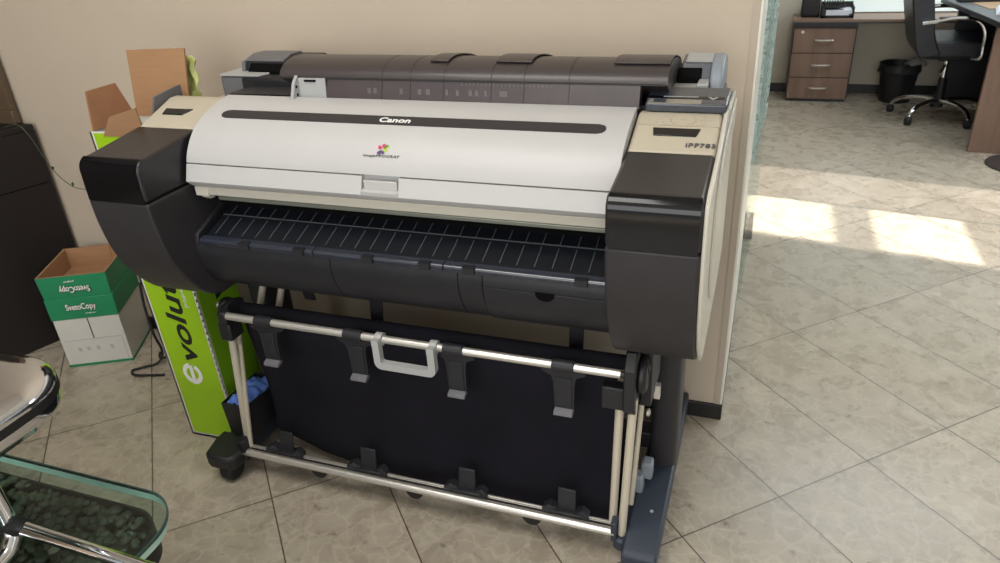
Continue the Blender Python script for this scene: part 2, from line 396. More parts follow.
# ------------------------------------------------------------------ PRINTER
P = thing('large_format_printer', 'wide pale grey and charcoal plotter printer on a stand with black catch basket', 'printer', (-.73, 1.5, 0))
XL0, XL1, XR0, XR1 = -1.404, -1.237, -.237, -.0755      # ink covers left / right
CL, CR = -1.228, -.240                                   # middle cover
# --- ink tank covers (charcoal bulges at both ends)
front = [(1.32, .985), (1.165, .9665)] + arc(1.158, .940, .028, PI*.53, PI*.98, 6)[1:] + [(1.1295, .905), (1.1295, .872)] + \
        spline([(1.1295, .872), (1.135, .80), (1.152, .725), (1.188, .655), (1.238, .598), (1.285, .577)], 5)[1:]
kf = front.index((1.1295, .872))
lidprof = front[:kf] + [(1.1295, .8745), (1.40, .8745), (1.40, .93)]
capprof = [(1.1295, .872)] + front[kf+1:] + [(1.62, .577), (1.62, .872)]
gpath = arc(1.158, .940, .0288, PI*.53, PI*.98, 8)[1:] + [(1.1288, .905), (1.1288, .8725)]
sidep = [(1.322, .984), (1.40, 1.0115), (1.44, 1.0255), (1.46, 1.026), (1.485, 1.01), (1.50, .99), (1.72, .985), (1.76, .95), (1.76, .60), (1.60, .58), (1.42, .60), (1.36, .80)]
for x0, x1 in ((XL0, XL1), (XR0, XR1)):
    mb = MB(); mb.prism(capprof, x0, x1); mb.build('ink_cover', 'cap', P, bevel=.005, seg=3)
    mb = MB(); mb.prism(lidprof, x0, x1); c = mb.build('ink_cover_lid', 'lid', P, bevel=.007, seg=3)
    mb = MB(); mb.prism([(1.135, .865), (1.135, .88), (1.39, .88), (1.39, .865)], x0+.004, x1-.004); mb.build('lid_gap', 'void', c)
    mb = MB(); mb.shell(gpath[::-1], .003, x0+.0045, x1-.0045); mb.build('gloss_band', 'gloss', c)
    mb = MB(); mb.prism(sidep, x0, x1); hs = mb.build('end_housing', 'beige', P, bevel=.008, seg=3)
    a = Vector((0, 1, .348)).normalized(); nn = Vector((0, -a.z, a.y))
    sx0, sx1 = (-1.375, -1.293) if x0 < -1 else (-.200, -.110)
    mb = MB(); cc = Vector(((sx0+sx1)/2, 1.3835, 1.0066))
    hw = (sx1-sx0)/2; sl = .011 if x0 < -1 else 0
    poly = [cc + Vector((-hw+ .004, 0, 0)) + a*-.0125, cc + Vector((hw-.007-sl, 0, 0)) + a*-.0125, cc + Vector((hw, 0, 0)) + a*.0125, cc + Vector((-hw, 0, 0)) + a*.0125]
    mb.extr([p - nn*.006 for p in poly], nn*.0072); mb.build('ink_window', 'gloss', hs, bevel=.0015)
    if x0 > -1:
        endh = hs
# seam across the right housing
mb = MB(); mb.obox((-.155, 1.4035, 1.0137), (.079, 0, 0), a*.0009, nn*.0009); mb.build('seam', 'trimg', endh)
text('iPF785', 'model_lettering', 'panel', endh, Vector((-.105, 1.346, .9938))+nn*.0006, (1,0,0), a, width=.054, height=.0125, bold=.012, space=1.1)
# control keys printed on the housing
ctl = MB()
def onh(x, y): # point on the right housing's slope
    z = 1.0115 + (y-1.40)*.33 if y < 1.45 else 1.028 + (y-1.45)*.16
    return Vector((x, y, z))
for x, y, w in ((-.196,1.432,.010),(-.181,1.432,.007),(-.192,1.424,.012),(-.196,1.414,.008),(-.184,1.414,.006),(-.147,1.424,.010),(-.108,1.432,.006),(-.105,1.422,.022),(-.108,1.412,.010)):
    kb_ = MB(); kb_.obox(onh(x, y)+nn*.0004, (w/2, 0, 0), a*.0016, nn*.0006); kb_.build('control_key', 'trimg', endh)
for k in range(40):
    an = 2*PI*k/40
    if abs(math.sin(an)) > .93: continue
    ctl.obox(onh(-.147+.024*math.cos(an), 1.424+.017*math.sin(an))+nn*.0005, (.0019, 0, 0), a*.0008, nn*.0005)
ctl.build('key_ring', 'trimg', endh)
# tilting operation panel
pv = Vector((0, 1, .15)).normalized(); pn_ = Vector((0, -pv.z, pv.y))
pc = Vector((-.150, 1.494, 1.041))
mb = MB(); mb.extr([pc+Vector((-.075,0,0))-pv*.046-pn_*.008, pc+Vector((.080,0,0))-pv*.046-pn_*.008, pc+Vector((.084,0,0))+pv*.044-pn_*.008, pc+Vector((-.078,0,0))+pv*.044-pn_*.008], pn_*.018)
op = mb.build('operation_panel', 'panel', P, bevel=.004, seg=3)
mb = MB(); mb.box(-.215, -.09, 1.46, 1.53, .98, 1.026); mb.build('panel_neck', 'panel', op)
mb = MB(); mb.obox(pc+pn_*.0098-pv*.034, (.070, 0, 0), pv*.010, pn_*.001); mb.build('display_strip', 'lcd', op)
mb = MB(); mb.obox(pc+pn_*.0104-pv*.034+Vector((.052,0,0)), (.020, 0, 0), pv*.010, pn_*.001); mb.build('display_icon', 'panel', op)
mb = MB(); mb.obox(pc+pn_*.0104-pv*.034+Vector((-.048,0,0)), (.012, 0, 0), pv*.008, pn_*.001); mb.build('display_icon', 'panel', op)
mb = MB(); mb.obox(pc+pn_*.0098-pv*.014, (.074, 0, 0), pv*.006, pn_*.001); ban = mb.build('dark_bar', 'gloss', op)
mb = MB(); mb.obox(pc+pn_*.0109-pv*.012+Vector((-.01,0,0)), (.034, 0, 0), pv*.001, pn_*.001)
q0 = pc+pn_*.0106-pv*.018+Vector((.052,0,0))
mb.extr([q0+Vector((-.010,0,0))+pv*.006, q0+Vector((0,0,0))-pv*.006, q0+Vector((.010,0,0))+pv*.006, q0+Vector((.004,0,0))+pv*.006, q0+Vector((0,0,0)), q0+Vector((-.004,0,0))+pv*.006], pn_*.0012)
mb.build('panel_mark', 'lgry', op)
# ivory side plate on the right end with a raised grip
sp = [(1.325, .99)] + [(1.165, .972), (1.138, .958), (1.133, .93), (1.133, .86), (1.14, .79), (1.158, .72), (1.195, .65), (1.25, .59), (1.30, .572), (1.62, .572), (1.76, .60), (1.76, .97), (1.72, 1.01), (1.56, 1.015), (1.47, 1.03), (1.45, 1.029)]
mb = MB(); mb.prism(sp, XR1+.001, XR1+.009); sd = mb.build('side_plate', 'ivory', P, bevel=.003)
gp = spline([(1.70, 1.0), (1.42, .99), (1.30, .955), (1.255, .90), (1.25, .82), (1.27, .75), (1.31, .70), (1.36, .69), (1.41, .72), (1.43, .80), (1.46, .88), (1.56, .93), (1.70, .94)], 5)
mb = MB(); mb.prism(gp, XR1+.008, XR1+.014); mb.build('side_grip', 'ivory', sd, bevel=.003)
# --- big middle cover
cprof = spline([(1.449, 1.035), (1.425, 1.032), (1.40, 1.027), (1.354, 1.0135), (1.322, .998), (1.297, .979), (1.278, .957), (1.267, .939), (1.262, .925)], 6)
mb = MB(); mb.prism(cprof + [(1.30, .925), (1.449, .98)], CL, CR); cov = mb.build('top_cover', 'cover', P, bevel=.003)
def csurf(y):
    for (ya, za), (yb, zb) in zip(cprof, cprof[1:]):
        if yb <= y <= ya:
            k = (y-yb)/(ya-yb) if ya != yb else 0
            tt = Vector((0, ya-yb, za-zb)).normalized(); return Vector((0, y, zb+(za-zb)*k)), tt, Vector((0, -tt.z, tt.y))
# long dark strip with rounded ends
mb = MB(); ys = [1.3425 + .0285*i/8 for i in range(9)]; xa, xb = -1.177, -.283; top = []; bot = []
for i, y in enumerate(ys):
    p, tt, n_ = csurf(y); k = (y-1.35675)/.01425; ins = .016*(1-math.sqrt(max(0, 1-k*k)))
    top.append((p+n_*.0012, xa+ins, xb-ins)); bot.append((p-n_*.004, xa+ins, xb-ins))
vs = []
for (p, l, r), (pb, _, _) in zip(top, bot): vs += [(l, p.y, p.z), (r, p.y, p.z), (l, pb.y, pb.z), (r, pb.y, pb.z)]
fs = []
for i in range(8):
    o = 4*i; fs += [(o, o+1, o+5, o+4), (o+2, o+6, o+7, o+3), (o, o+4, o+6, o+2), (o+1, o+3, o+7, o+5)]
fs += [(0, 2, 3, 1), (32, 33, 35, 34)]
mb.add(vs, fs); st = mb.build('dark_strip', 'cap', cov)
p, tt, n_ = csurf(1.356)
text('Canon', 'brand_lettering', 'white', st, p+n_*.0018+Vector((-.733, 0, 0)), (1,0,0), tt, width=.073, height=.0165, bold=.022)
p, tt, n_ = csurf(1.2905)
lg = MB()
def petal(cx, cy, an, l, w, mi):
    lg.mi = mi; pts = []
    for u in range(9):
        s_ = u/8; pts.append((l*s_, w*math.sin(PI*s_)**.8))
    for u in range(8, -1, -1): 
        s_ = u/8
        if 0 < u < 8: pts.append((l*s_, -w*.35*math.sin(PI*s_)))
    out = []
    for a1, b1 in pts:
        X = cx + a1*math.cos(an) - b1*math.sin(an); Y = cy + a1*math.sin(an) + b1*math.cos(an)
        out.append(p + n_*.0004 + Vector((X-.735, 0, 0)) + tt*Y)
    lg.extr(out, n_*.0006)
petal(-.001, .001, PI*.78, .012, .006, 0); petal(.001, .002, PI*.40, .011, .006, 0)
petal(.002, .001, PI*.12, .014, .0065, 1); petal(.004, .000, PI*.30, .013, .004, 2); petal(.001, -.002, -PI*.10, .011, .005, 1)
petal(-.001, -.002, -PI*.80, .013, .006, 3); petal(0, -.003, -PI*.45, .009, .005, 3)
lg.build('pinwheel_logo', ['mag', 'ygr', 'dgr', 'pur'], cov)
p, tt, n_ = csurf(1.2805)
text('imagePROGRAF', 'series_lettering', 'capd', cov, p+n_*.0010+Vector((-.735, 0, 0)), (1,0,0), tt, width=.083, height=.0075, bold=.0, shear=.2, space=1.15)
# lower front flap with latch recess
def flap(x0, x1, rec=0.0):
    if not rec:
        mb.prism([(1.2615, .9225), (1.247, .886), (1.2485, .883), (1.264, .870), (1.30, .870), (1.30, .9225)], x0, x1)
    else:
        mb.prism([(1.2615+rec*.9, .9225), (1.2575+rec, .899), (1.2465, .8935), (1.247, .886), (1.2485, .883), (1.264, .870), (1.30, .870), (1.30, .9225)], x0, x1)
mb = MB(); flap(CL, -.776); flap(-.776, -.690, .012); flap(-.690, CR); fl = mb.build('front_flap', 'cover', P)
mb = MB(); mb.box(-.772, -.694, 1.2565, 1.262, .8955, .915); mb.build('latch', 'cover', fl, bevel=.002)
mb = MB(); mb.prism([(1.262, .8695), (1.268, .8475), (1.276, .845), (1.33, .845), (1.33, .8695)], CL+.008, CR); lip = mb.build('cover_lip', 'ivory', P, bevel=.0015)
mb = MB(); mb.box(CL+.004, CL+.040, 1.262, 1.29, .846, .869); mb.prism([(1.262, .846), (1.29, .846), (1.29, .834), (1.275, .836)], CL+.016, CL+.034); mb.build('hinge_tab', 'ivory', lip, bevel=.002)
mb = MB(); mb.prism([(1.300, .832), (1.302, .8215), (1.335, .8215), (1.335, .836)], CL+.03, CR); mb.build('platen_rail', 'rail', P, bevel=.002)
mb = MB(); mb.box(CL, CR, 1.34, 1.72, .79, .92); mb.build('inner_chassis', 'void', P)
mb = MB(); mb.box(CL-.02, CR+.02, 1.40, 1.76, .62, .85); mb.box(CL-.02, CR+.02, 1.48, 1.76, .84, 1.03); mb.build('chassis', 'capd', P)
# --- paper output tray with fine ribs
tp = [(1.40, .808), (1.345, .7945), (1.308, .7815), (1.235, .7555)]
mb = MB(); mb.prism(tp + [(y, z-.010) for y, z in tp[::-1]], CL+.026, CR)
mb.mi = 1; n = 26
for i in range(n):
    x = CL + .046 + i*(CR-CL-.06)/(n-1)
    for (ya, za), (yb, zb) in ((tp[0], tp[1]), (tp[1], tp[2]), ((1.304, .7800), (1.245, .7591))):
        d = Vector((0, yb-ya, zb-za)); m_ = Vector((x, (ya+yb)/2, (za+zb)/2)); nn2 = Vector((0, d.z, -d.y)).normalized()
        if nn2.z < 0: nn2 = -nn2
        mb.obox(m_ + nn2*.0004, (.0009, 0, 0), d*.46, nn2*.0008)
mb.obox((-.722, 1.309, .7822), (.480, 0, 0), (0, .0011, .0004), (0, -.0004, .0011))
tray = mb.build('output_tray', ['tray', 'rib'], P)
mb = MB()
for x0, x1 in ((CL+.018, -.9055), (-.9025, -.594), (-.591, CR)):
    mb.prism([(1.240, .7572), (1.232, .7558)] + arc(1.228, .7485, .0065, PI*.55, PI*1.1, 5) + [(1.224, .740), (1.245, .740)], x0, x1)
mb.mi = 1
for x in (-1.085, -.94, -.768, -.634, -.535, -.30): mb.box(x-.013, x+.013, 1.2165, 1.232, .742, .7567)
mb.build('tray_edge', ['traye', 'capd'], P)
mb = MB(); mb.prism([(1.40, .82), (1.235, .7605), (1.228, .735), (1.40, .735)], XL1+.001, XL1+.014); mb.build('tray_end', 'capd', P, bevel=.003)
# --- lower front housing
lp = spline([(1.236, .742), (1.230, .725), (1.231, .70), (1.242, .662), (1.266, .625), (1.302, .598)], 5)
mb = MB(); mb.prism(lp + [(1.60, .59), (1.60, .74)], XL1+.001, -.871); mb.prism(lp + [(1.60, .59), (1.60, .74)], -.869, -.566); mb.prism(lp + [(1.60, .59), (1.60, .74)], -.564, XR0-.001)
lh = mb.build('lower_housing', 'capd', P)
lo = offset(lp, -.003)
if lo[0][0] > lp[0][0]: lo = offset(lp, .003)
mb = MB(); mb.prism(lo[8:] + lp[8:][::-1], -.509, XR0-.002); cc = mb.build('cartridge_door', 'capd', lh, bevel=.001)
mb = MB(); mb.mi = 0
def lpy(z):
    for (ya, za), (yb, zb) in zip(lo, lo[1:]):
        if zb <= z <= za: return yb+(ya-yb)*(z-zb)/(za-zb)
    return lo[-1][0]
zz = lo[8][1]+.0015; nv = []; 
for d_ in (-.0012, .004):
    for i in range(15):
        an = PI*i/14; z = zz-.019*math.sin(an); nv.append((-.376+.0205*math.cos(an), lpy(min(z, lo[0][1]))+d_, z))
mb.add(nv, [tuple(range(15)), tuple(range(15, 30))[::-1]] + [(i, i+1, 16+i, 15+i) for i in range(14)] + [(14, 0, 15, 29)])
mb.build('finger_notch', 'void', cc, ang=80)
mb = MB(); mb.prism(offset(lp, (.0006 if offset(lp,.001)[0][0] < lp[0][0] else -.0006)) + lp[::-1], -.5115, -.5092); mb.build('door_seam', 'void', lh)

# --- roll unit behind
up = spline([(1.468, 1.074), (1.476, 1.088), (1.495, 1.101), (1.525, 1.1085), (1.565, 1.108), (1.62, 1.099), (1.68, 1.082), (1.725, 1.055), (1.75, 1.01)], 5)
nu_ = [Vector((b_[0]-a_[0], b_[1]-a_[1])).normalized() for a_, b_ in zip(up, up[1:])]
nu_.append(nu_[-1])
def outw(d_, k0, k1): return [(p_[0]-t_.y*d_, p_[1]+t_.x*d_) for p_, t_ in list(zip(up, nu_))[k0:k1]]
mb = MB(); mb.prism(up + [(1.73, .96), (1.50, 1.056)], -1.085, -.186); rc = mb.build('roll_cover', 'roll', P)
lowp = [(1.467, 1.0745), (1.463, 1.062), (1.457, 1.045), (1.4505, 1.030)]
mb = MB(); mb.prism(lowp + [(1.475, 1.015), (1.495, 1.06)], -.955, -.238); mb.mi = 1
for x, w in ((-.845,.006),(-.83,.006),(-.765,.005),(-.72,.006),(-.70,.007),(-.655,.004),(-.63,.005),(-.60,.006),(-.585,.005),(-.565,.005),(-.525,.012)):
    mb.obox((x, 1.459, 1.051), (w/2*1.5, 0, 0), (0, .0011, .006), (0, -.0008, .0001))
x = -.62
while x < -.42:
    mb.obox((x, 1.4645, 1.068), (.0012, 0, 0), (0, .0007, .0022), (0, -.0006, 0)); x += .009
rp = mb.build('roll_panel', ['roll2', 'mark'], rc)
for x in (-.815, -.745, -.665, -.555, -.482, -.385):
    mb = MB(); mb.prism(outw(.0005, 0, 22) + outw(-.002, 0, 22)[::-1], x-.001, x+.001)
    mb.prism([(y-.0006, z) for y, z in lowp] + [(y+.002, z) for y, z in lowp[::-1]], x+.001, x+.003)
    mb.build('cover_seam', 'seam', rc)
mb = MB(); mb.box(-1.085, -.19, 1.4645, 1.475, 1.0735, 1.0765); mb.build('cover_ledge', 'seam', rc)
for x0, x1 in ((-.71, -.665), (-.555, -.475), (-.30, -.187)):
    mb = MB(); mb.shell(outw(.0024, 12, 34)[::-1], .003, x0, x1)
    mb.build('raised_rib', 'roll', rc, bevel=.001)
# left roll holder
mb = MB(); mb.prism([(1.575, .96), (1.575, 1.045), (1.58, 1.050), (1.70, 1.052), (1.70, .96)], -1.348, -1.276); e1 = mb.build('roll_holder_cap', 'gry', P, bevel=.005)
mb = MB(); mb.extr([(-1.346, 1.572, 1.0505), (-1.225, 1.572, 1.0505), (-1.195, 1.61, 1.054), (-1.215, 1.625, 1.055), (-1.31, 1.64, 1.057)], (0, 0, .005)); mb.build('cap_plate', 'lgry', e1, bevel=.001)
mb = MB(); mb.prism([(1.565, .96), (1.565, 1.046), (1.575, 1.052), (1.70, 1.055), (1.70, .96)], -1.276, -1.055); mb.build('holder_block', 'black', P, bevel=.005)
hp = [(1.62, 1.03), (1.60, 1.06), (1.615, 1.082), (1.65, 1.090), (1.70, 1.088), (1.75, 1.055), (1.76, .95), (1.62, .95)]
mb = MB(); mb.prism(hp, -1.285, -1.095); hb = mb.build('roll_end_housing', 'black', P, bevel=.006)
mb = MB(); mb.prism([(1.612, 1.085), (1.65, 1.0945), (1.70, 1.0925), (1.70, 1.087), (1.65, 1.088), (1.612, 1.080)], -1.288, -1.17); mb.prism([(1.603, 1.083), (1.70, 1.0915), (1.70, .96), (1.60, .96), (1.59, 1.03)], -1.292, -1.283); mb.build('housing_top', 'gry', hb, bevel=.002)
mb = MB(); mb.prism([(1.598, 1.032), (1.594, 1.06), (1.612, 1.078), (1.63, 1.07), (1.63, 1.032)], -1.272, -1.105); mb.build('housing_recess', 'void', hb, bevel=.003)
mb = MB(); mb.prism([(1.452, .985), (1.460, 1.0755), (1.466, 1.0755), (1.462, .985)], -1.030, -.958); br = mb.build('paper_guide', 'lgry', P, bevel=.001)
mb = MB(); mb.prism([(1.425, .985), (1.430, 1.040), (1.444, 1.068), (1.460, 1.082), (1.466, .985)], -1.037, -1.029); mb.build('guide_cheek', 'lgry', br, bevel=.001)
mb = MB(); mb.box(-1.012, -.982, 1.4565, 1.462, 1.068, 1.0722); mb.build('guide_slot', 'void', br)
for z in (1.040, 1.058):
    mb = MB(); mb.lathe([(.0035, 0), (.0035, .001)], (-1.0294, 1.448, z), 10, 'x'); mb.build('guide_hole', 'void', br)
# right roll end
ep = [(1.575, .98), (1.585, 1.05), (1.60, 1.075), (1.635, 1.094), (1.68, 1.098), (1.72, 1.088), (1.755, 1.06), (1.765, .98)]
mb = MB(); mb.prism(ep, -.116, -.090); re_ = mb.build('roll_end_cap', 'bgry', P, bevel=.006, seg=3)
ep2 = [(1.60, .98), (1.60, 1.058), (1.622, 1.086), (1.68, 1.095), (1.73, 1.08), (1.75, .98)]
mb = MB(); mb.prism(ep2, -.178, -.114); rb = mb.build('roll_end_bracket', 'panel', P, bevel=.004)
mb = MB(); mb.prism([(1.5975, 1.046), (1.5975, 1.064), (1.613, 1.080), (1.625, 1.076), (1.62, 1.046)], -.184, -.134); mb.build('roll_socket', 'void', rb, bevel=.003)
mb = MB(); mb.prism([(1.545, 1.026), (1.545, 1.042), (1.56, 1.049), (1.598, 1.051), (1.60, 1.026)], -.192, -.116); mb.box(-.138, -.116, 1.55, 1.60, 1.045, 1.060); mb.build('bracket_lip', 'lgry', rb, bevel=.003)
mb = MB(); mb.prism([(1.630, 1.0895), (1.68, 1.0985), (1.68, 1.095), (1.632, 1.086)], -.170, -.115); mb.build('bracket_plate', 'lgry', rb, bevel=.001)
mb = MB(); mb.box(-.238, -.085, 1.555, 1.70, .98, 1.030); mb.build('bracket_base', 'gry', rb, bevel=.003)

# --- stand
def stand(x0, x1, yf=1.19):
    mb = MB(); cxm = (x0+x1)/2; w = (x1-x0)/2
    poly = []
    for k in range(28):
        an = 2*PI*k/28; c_, s_ = math.cos(an), math.sin(an)
        poly.append((cxm + w*math.copysign(abs(c_)**.55, c_), 1.555 + .062*math.copysign(abs(s_)**.55, s_), .07))
    mb.extr(poly, (0, 0, .52)); col = mb.build('stand_column', 'cap', P)
    mb = MB(); f0, f1 = cxm-.047, cxm+.033
    mb.prism([(yf+.015, .030), (yf, .048), (yf, .075), (yf+.015, .085), (1.80, .100), (1.832, .092), (1.832, .045), (1.80, .035)], f0, f1)
    ft = mb.build('stand_foot', 'foot', P, bevel=.006, seg=3)
    return ft, f0, f1
ft, f0, f1 = stand(-.192, -.120)
for y in (1.25, 1.76):
    mb = MB(); mb.lathe([(.0, -.016), (.026, -.016), (.030, -.010), (.030, .010), (.026, .016), (0, .016)], (-.16, y, .0302), 20, 'x'); mb.build('caster', 'rubber', ft)
mb = MB(); mb.lathe([(0, 0), (.0045, 0), (.0045, .002), (0, .003)], (-.155, 1.33, .0885), 10); mb.build('screw', 'lgry', ft)
mb = MB(); mb.box(-.196, -.168, 1.405, 1.44, .115, .165); mb.box(-.214, -.186, 1.38, 1.415, .088, .142); mb.build('lock_lever', 'bgry', ft, bevel=.006)
ft, g0, g1 = stand(-1.362, -1.290, 1.262)
for y in (1.225, 1.76):
    mb = MB(); mb.lathe([(.0, -.020), (.028, -.020), (.034, -.012), (.034, .012), (.028, .020), (0, .020)], (-1.315, y, .0342), 20, 'x'); mb.build('caster', 'rubber', ft)
mb = MB(); mb.extr([(-1.385, 1.262, .052), (-1.372, 1.200, .052), (-1.352, 1.190, .052), (-1.290, 1.190, .052), (-1.276, 1.205, .052), (-1.270, 1.30, .052), (-1.385, 1.30, .052)], (0, 0, .045)); mb.build('foot_cap', 'black', ft, bevel=.010, seg=3)
mb = MB(); mb.box(-1.30, -.16, 1.53, 1.58, .11, .16); mb.build('stand_crossbar', 'capd', P, bevel=.004)
mb = MB(); mb.box(-1.39, -.10, 1.42, 1.70, .565, .60); mb.build('stand_top', 'capd', P, bevel=.004)
mb = MB()
for y in (1.12,): mb.box(-.19, -.17, 1.28, 1.52, .52, .54)
mb.build('basket_hinge_bar', 'black', P)

# --- catch basket
YR, ZR = 1.24, .537
mb = MB(); mb.tube([(-1.205, YR, ZR), (-.222, YR, ZR)], .0095, 14); ur = mb.build('upper_rod', 'alu', P)
mb = MB(); mb.tube([(-.222, YR, ZR), (-.206, YR, ZR)], .0075, 12); mb.lathe([(.0, 0), (.011, 0), (.011, .012), (0, .012)], (-.215, YR, ZR), 14, 'x'); mb.build('rod_end', 'black', ur)
YL, ZL = 1.245, .085
mb = MB(); mb.tube([(-1.290, YL, ZL), (-.228, YL, ZL)], .0105, 14); lr = mb.build('lower_rod', 'alu', P)
mb = MB(); mb.box(-1.26, -.232, YL+.012, YL+.022, ZL+.000, ZL+.007); mb.box(-1.26, -.232, YL+.016, YL+.022, ZL+.006, ZL+.013); mb.build('lower_rail', 'alu', P, bevel=.001)
mb = MB(); mb.box(-1.26, -.232, YL+.0095, YL+.0135, ZL+.0065, ZL+.0085); mb.build('rail_groove', 'black', lr)
# fabric catch sheet, a U hanging from the tube, its front face towards the room
def fab(u, v):
    x = -1.232 + .990*u
    prof = [(1.318, .515), (1.312, .44), (1.318, .33), (1.330, .22), (1.330, .12), (1.335, .065), (1.36, .050), (1.40, .058), (1.44, .085), (1.46, .13), (1.47, .17)]
    k = v*(len(prof)-1); i = min(int(k), len(prof)-2); s_ = k-i
    y = prof[i][0]+(prof[i+1][0]-prof[i][0])*s_; z = prof[i][1]+(prof[i+1][1]-prof[i][1])*s_
    w = .006*math.sin(9*u+3*v)+.005*noise.noise(Vector((x*4, v*5, 2)))
    z += .05*max(0, .16-u)/.16*max(0, 1-abs(v-.55)/.2) - .012*math.sin(PI*u)*max(0, 1-abs(v-.55)/.2)
    z -= .040*min(1, max(0, (u-.12)/.45))*max(0, 1-abs(v-.55)/.35)
    return (x + .022*(1-u)**4*math.sin(PI*min(1, v/.5)), y + w*min(1, v*6), z)
mb = MB(); mb.grid(fab, 60, 44); mb.build('catch_fabric', 'fabric', P, solid=.002, ang=80)
mb = MB(); mb.tube([(-1.235, 1.322, .512), (-.222, 1.322, .512)], .017, 16); mb.build('fabric_tube', 'fabric', P)
# top corner brackets
mb = MB(); mb.box(-1.240, -1.205, 1.236, 1.285, .463, .512); mb.box(-1.228, -1.205, 1.230, 1.255, .515, .550); mb.lathe([(0, 0), (.026, 0), (.028, .004), (.028, .016), (.024, .022), (0, .022)], (-1.256, 1.290, .528), 20, 'x'); mb.prism([(1.25, .50), (1.25, .545), (1.29, .555), (1.33, .54), (1.335, .50)], -1.240, -1.222)
bl = mb.build('corner_bracket', 'black', P, bevel=.004)
mb = MB(); mb.lathe([(0, 0), (.008, 0), (.009, .003), (.004, .008), (0, .008)], (-1.263, 1.280, .540), 12, 'x'); mb.build('bracket_bolt', 'alu', bl); mb = MB(); mb.lathe([(0, 0), (.007, 0), (.008, .004), (0, .008)], (-1.203, 1.255, .455), 12, 'x'); mb.build('bracket_bolt', 'alu', bl)
mb = MB(); mb.prism([(1.225, .455), (1.225, .555), (1.25, .585), (1.36, .60), (1.40, .585), (1.40, .50), (1.34, .42), (1.26, .42)], -.214, -.190)
mb.lathe([(0, 0), (.038, 0), (.042, .005), (.042, .012), (.036, .018), (0, .018)], (-.190, 1.285, .515), 22, 'x')
mb.box(-.262, -.214, 1.238, 1.27, .445, .500); mb.box(-.19, -.166, 1.30, 1.44, .42, .60)
br2 = mb.build('corner_bracket', 'black', P, bevel=.003)
mb = MB(); mb.lathe([(0, 0), (.008, 0), (.009, .004), (.004, .007), (0, .007)], (-.168, 1.262, .435), 12, 'x'); mb.build('bracket_bolt', 'alu', br2); mb = MB(); mb.box(-.168, -.155, 1.36, 1.375, .40, .435); mb.build('bracket_tag', 'alu', br2)
# side posts
def post(a_, b_, r=.0085):
    mb = MB(); mb.tube([a_, b_], r, 12); mb.build('basket_post', 'alu2', P)
post((-1.228, 1.262, .47), (-1.280, 1.275, .098), .010); post((-1.224, 1.285, .47), (-1.266, 1.262, .075), .007)
post((-.226, 1.262, .460), (-.238, 1.272, .090), .0095); post((-.196, 1.255, .470), (-.213, 1.255, .072), .0095)
post((-.190, 1.345, .42), (-.205, 1.33, .10), .006)
mb = MB(); mb.lathe([(0, 0), (.016, 0), (.020, .006), (.020, .030), (.015, .036), (0, .036)], (-.212, 1.250, .038), 16); mb.box(-.236, -.222, 1.235, 1.262, .062, .12); mb.box(-.222, -.2, 1.29, 1.36, .045, .07); mb.build('post_socket', 'foot', P, bevel=.002)
mb = MB(); mb.box(-1.285, -1.262, 1.235, 1.285, .060, .125); mb.box(-1.30, -1.27, 1.255, 1.275, .05, .12); mb.build('post_socket', 'black', P, bevel=.003)
# hooks on the upper rod
for x in (-1.096, -.848, -.595, -.344):
    mb = MB()
    mb.lathe([(.0095, -.024), (.0135, -.024), (.0135, .024), (.0095, .024)], (x, YR, ZR), 16, 'x')
    wing = [(x-.050, 1.2405, .528), (x+.050, 1.2405, .528), (x+.048, 1.2405, .516), (x+.028, 1.2405, .507), (x+.024, 1.2405, .49), (x+.022, 1.2405, .425), (x-.022, 1.2405, .425), (x-.024, 1.2405, .49), (x-.028, 1.2405, .507), (x-.048, 1.2405, .516)]
    mb.extr(wing, (0, .010, 0)); mb.box(x-.018, x+.018, 1.2375, 1.242, .432, .505)
    h = mb.build('rod_hook', 'capd', ur, bevel=.0015)
    mb = MB(); mb.prism([(1.245, .428), (1.228, .421), (1.226, .414), (1.231, .412), (1.250, .418)], x-.021, x+.021); mb.build('hook_tip', 'gry', h, bevel=.001)
for x in (-1.11, -.855, -.60, -.585, -.345):
    mb = MB(); mb.lathe([(0, -.004), (.002, 0), (0, .004)], (x-.035, YR-.002, ZR+.010), 8); 
# clips on the lower rail
for x in (-1.146, -.890, -.609, -.350):
    mb = MB()
    mb.extr([(x-.023, YL+.022, ZL+.012), (x+.023, YL+.022, ZL+.012), (x+.021, YL+.032, ZL+.070), (x-.023, YL+.032, ZL+.070)], (0, .006, .001))
    for s_ in (-1, 1):
        mb.extr([(x+s_*.022, YL+.010, ZL+.006), (x+s_*.056, YL+.006, ZL+.004), (x+s_*.058, YL+.006, ZL+.022), (x+s_*.040, YL+.012, ZL+.030), (x+s_*.022, YL+.016, ZL+.018)], (0, .024, 0))
    mb.box(x-.04, x+.04, YL+.008, YL+.038, ZL+.008, ZL+.018)
    mb.build('rail_clip', 'capd', lr, bevel=.002)
for x in (-1.034, -.749, -.432):
    mb = MB(); mb.extr([Vector((x+.024*math.cos(t), YL-.003, ZL-.008+.026*math.sin(t))) for t in [PI+PI*i/14 for i in range(15)]], (0, .008, 0)); mb.build('rail_tab', 'rubber', lr, bevel=.001)
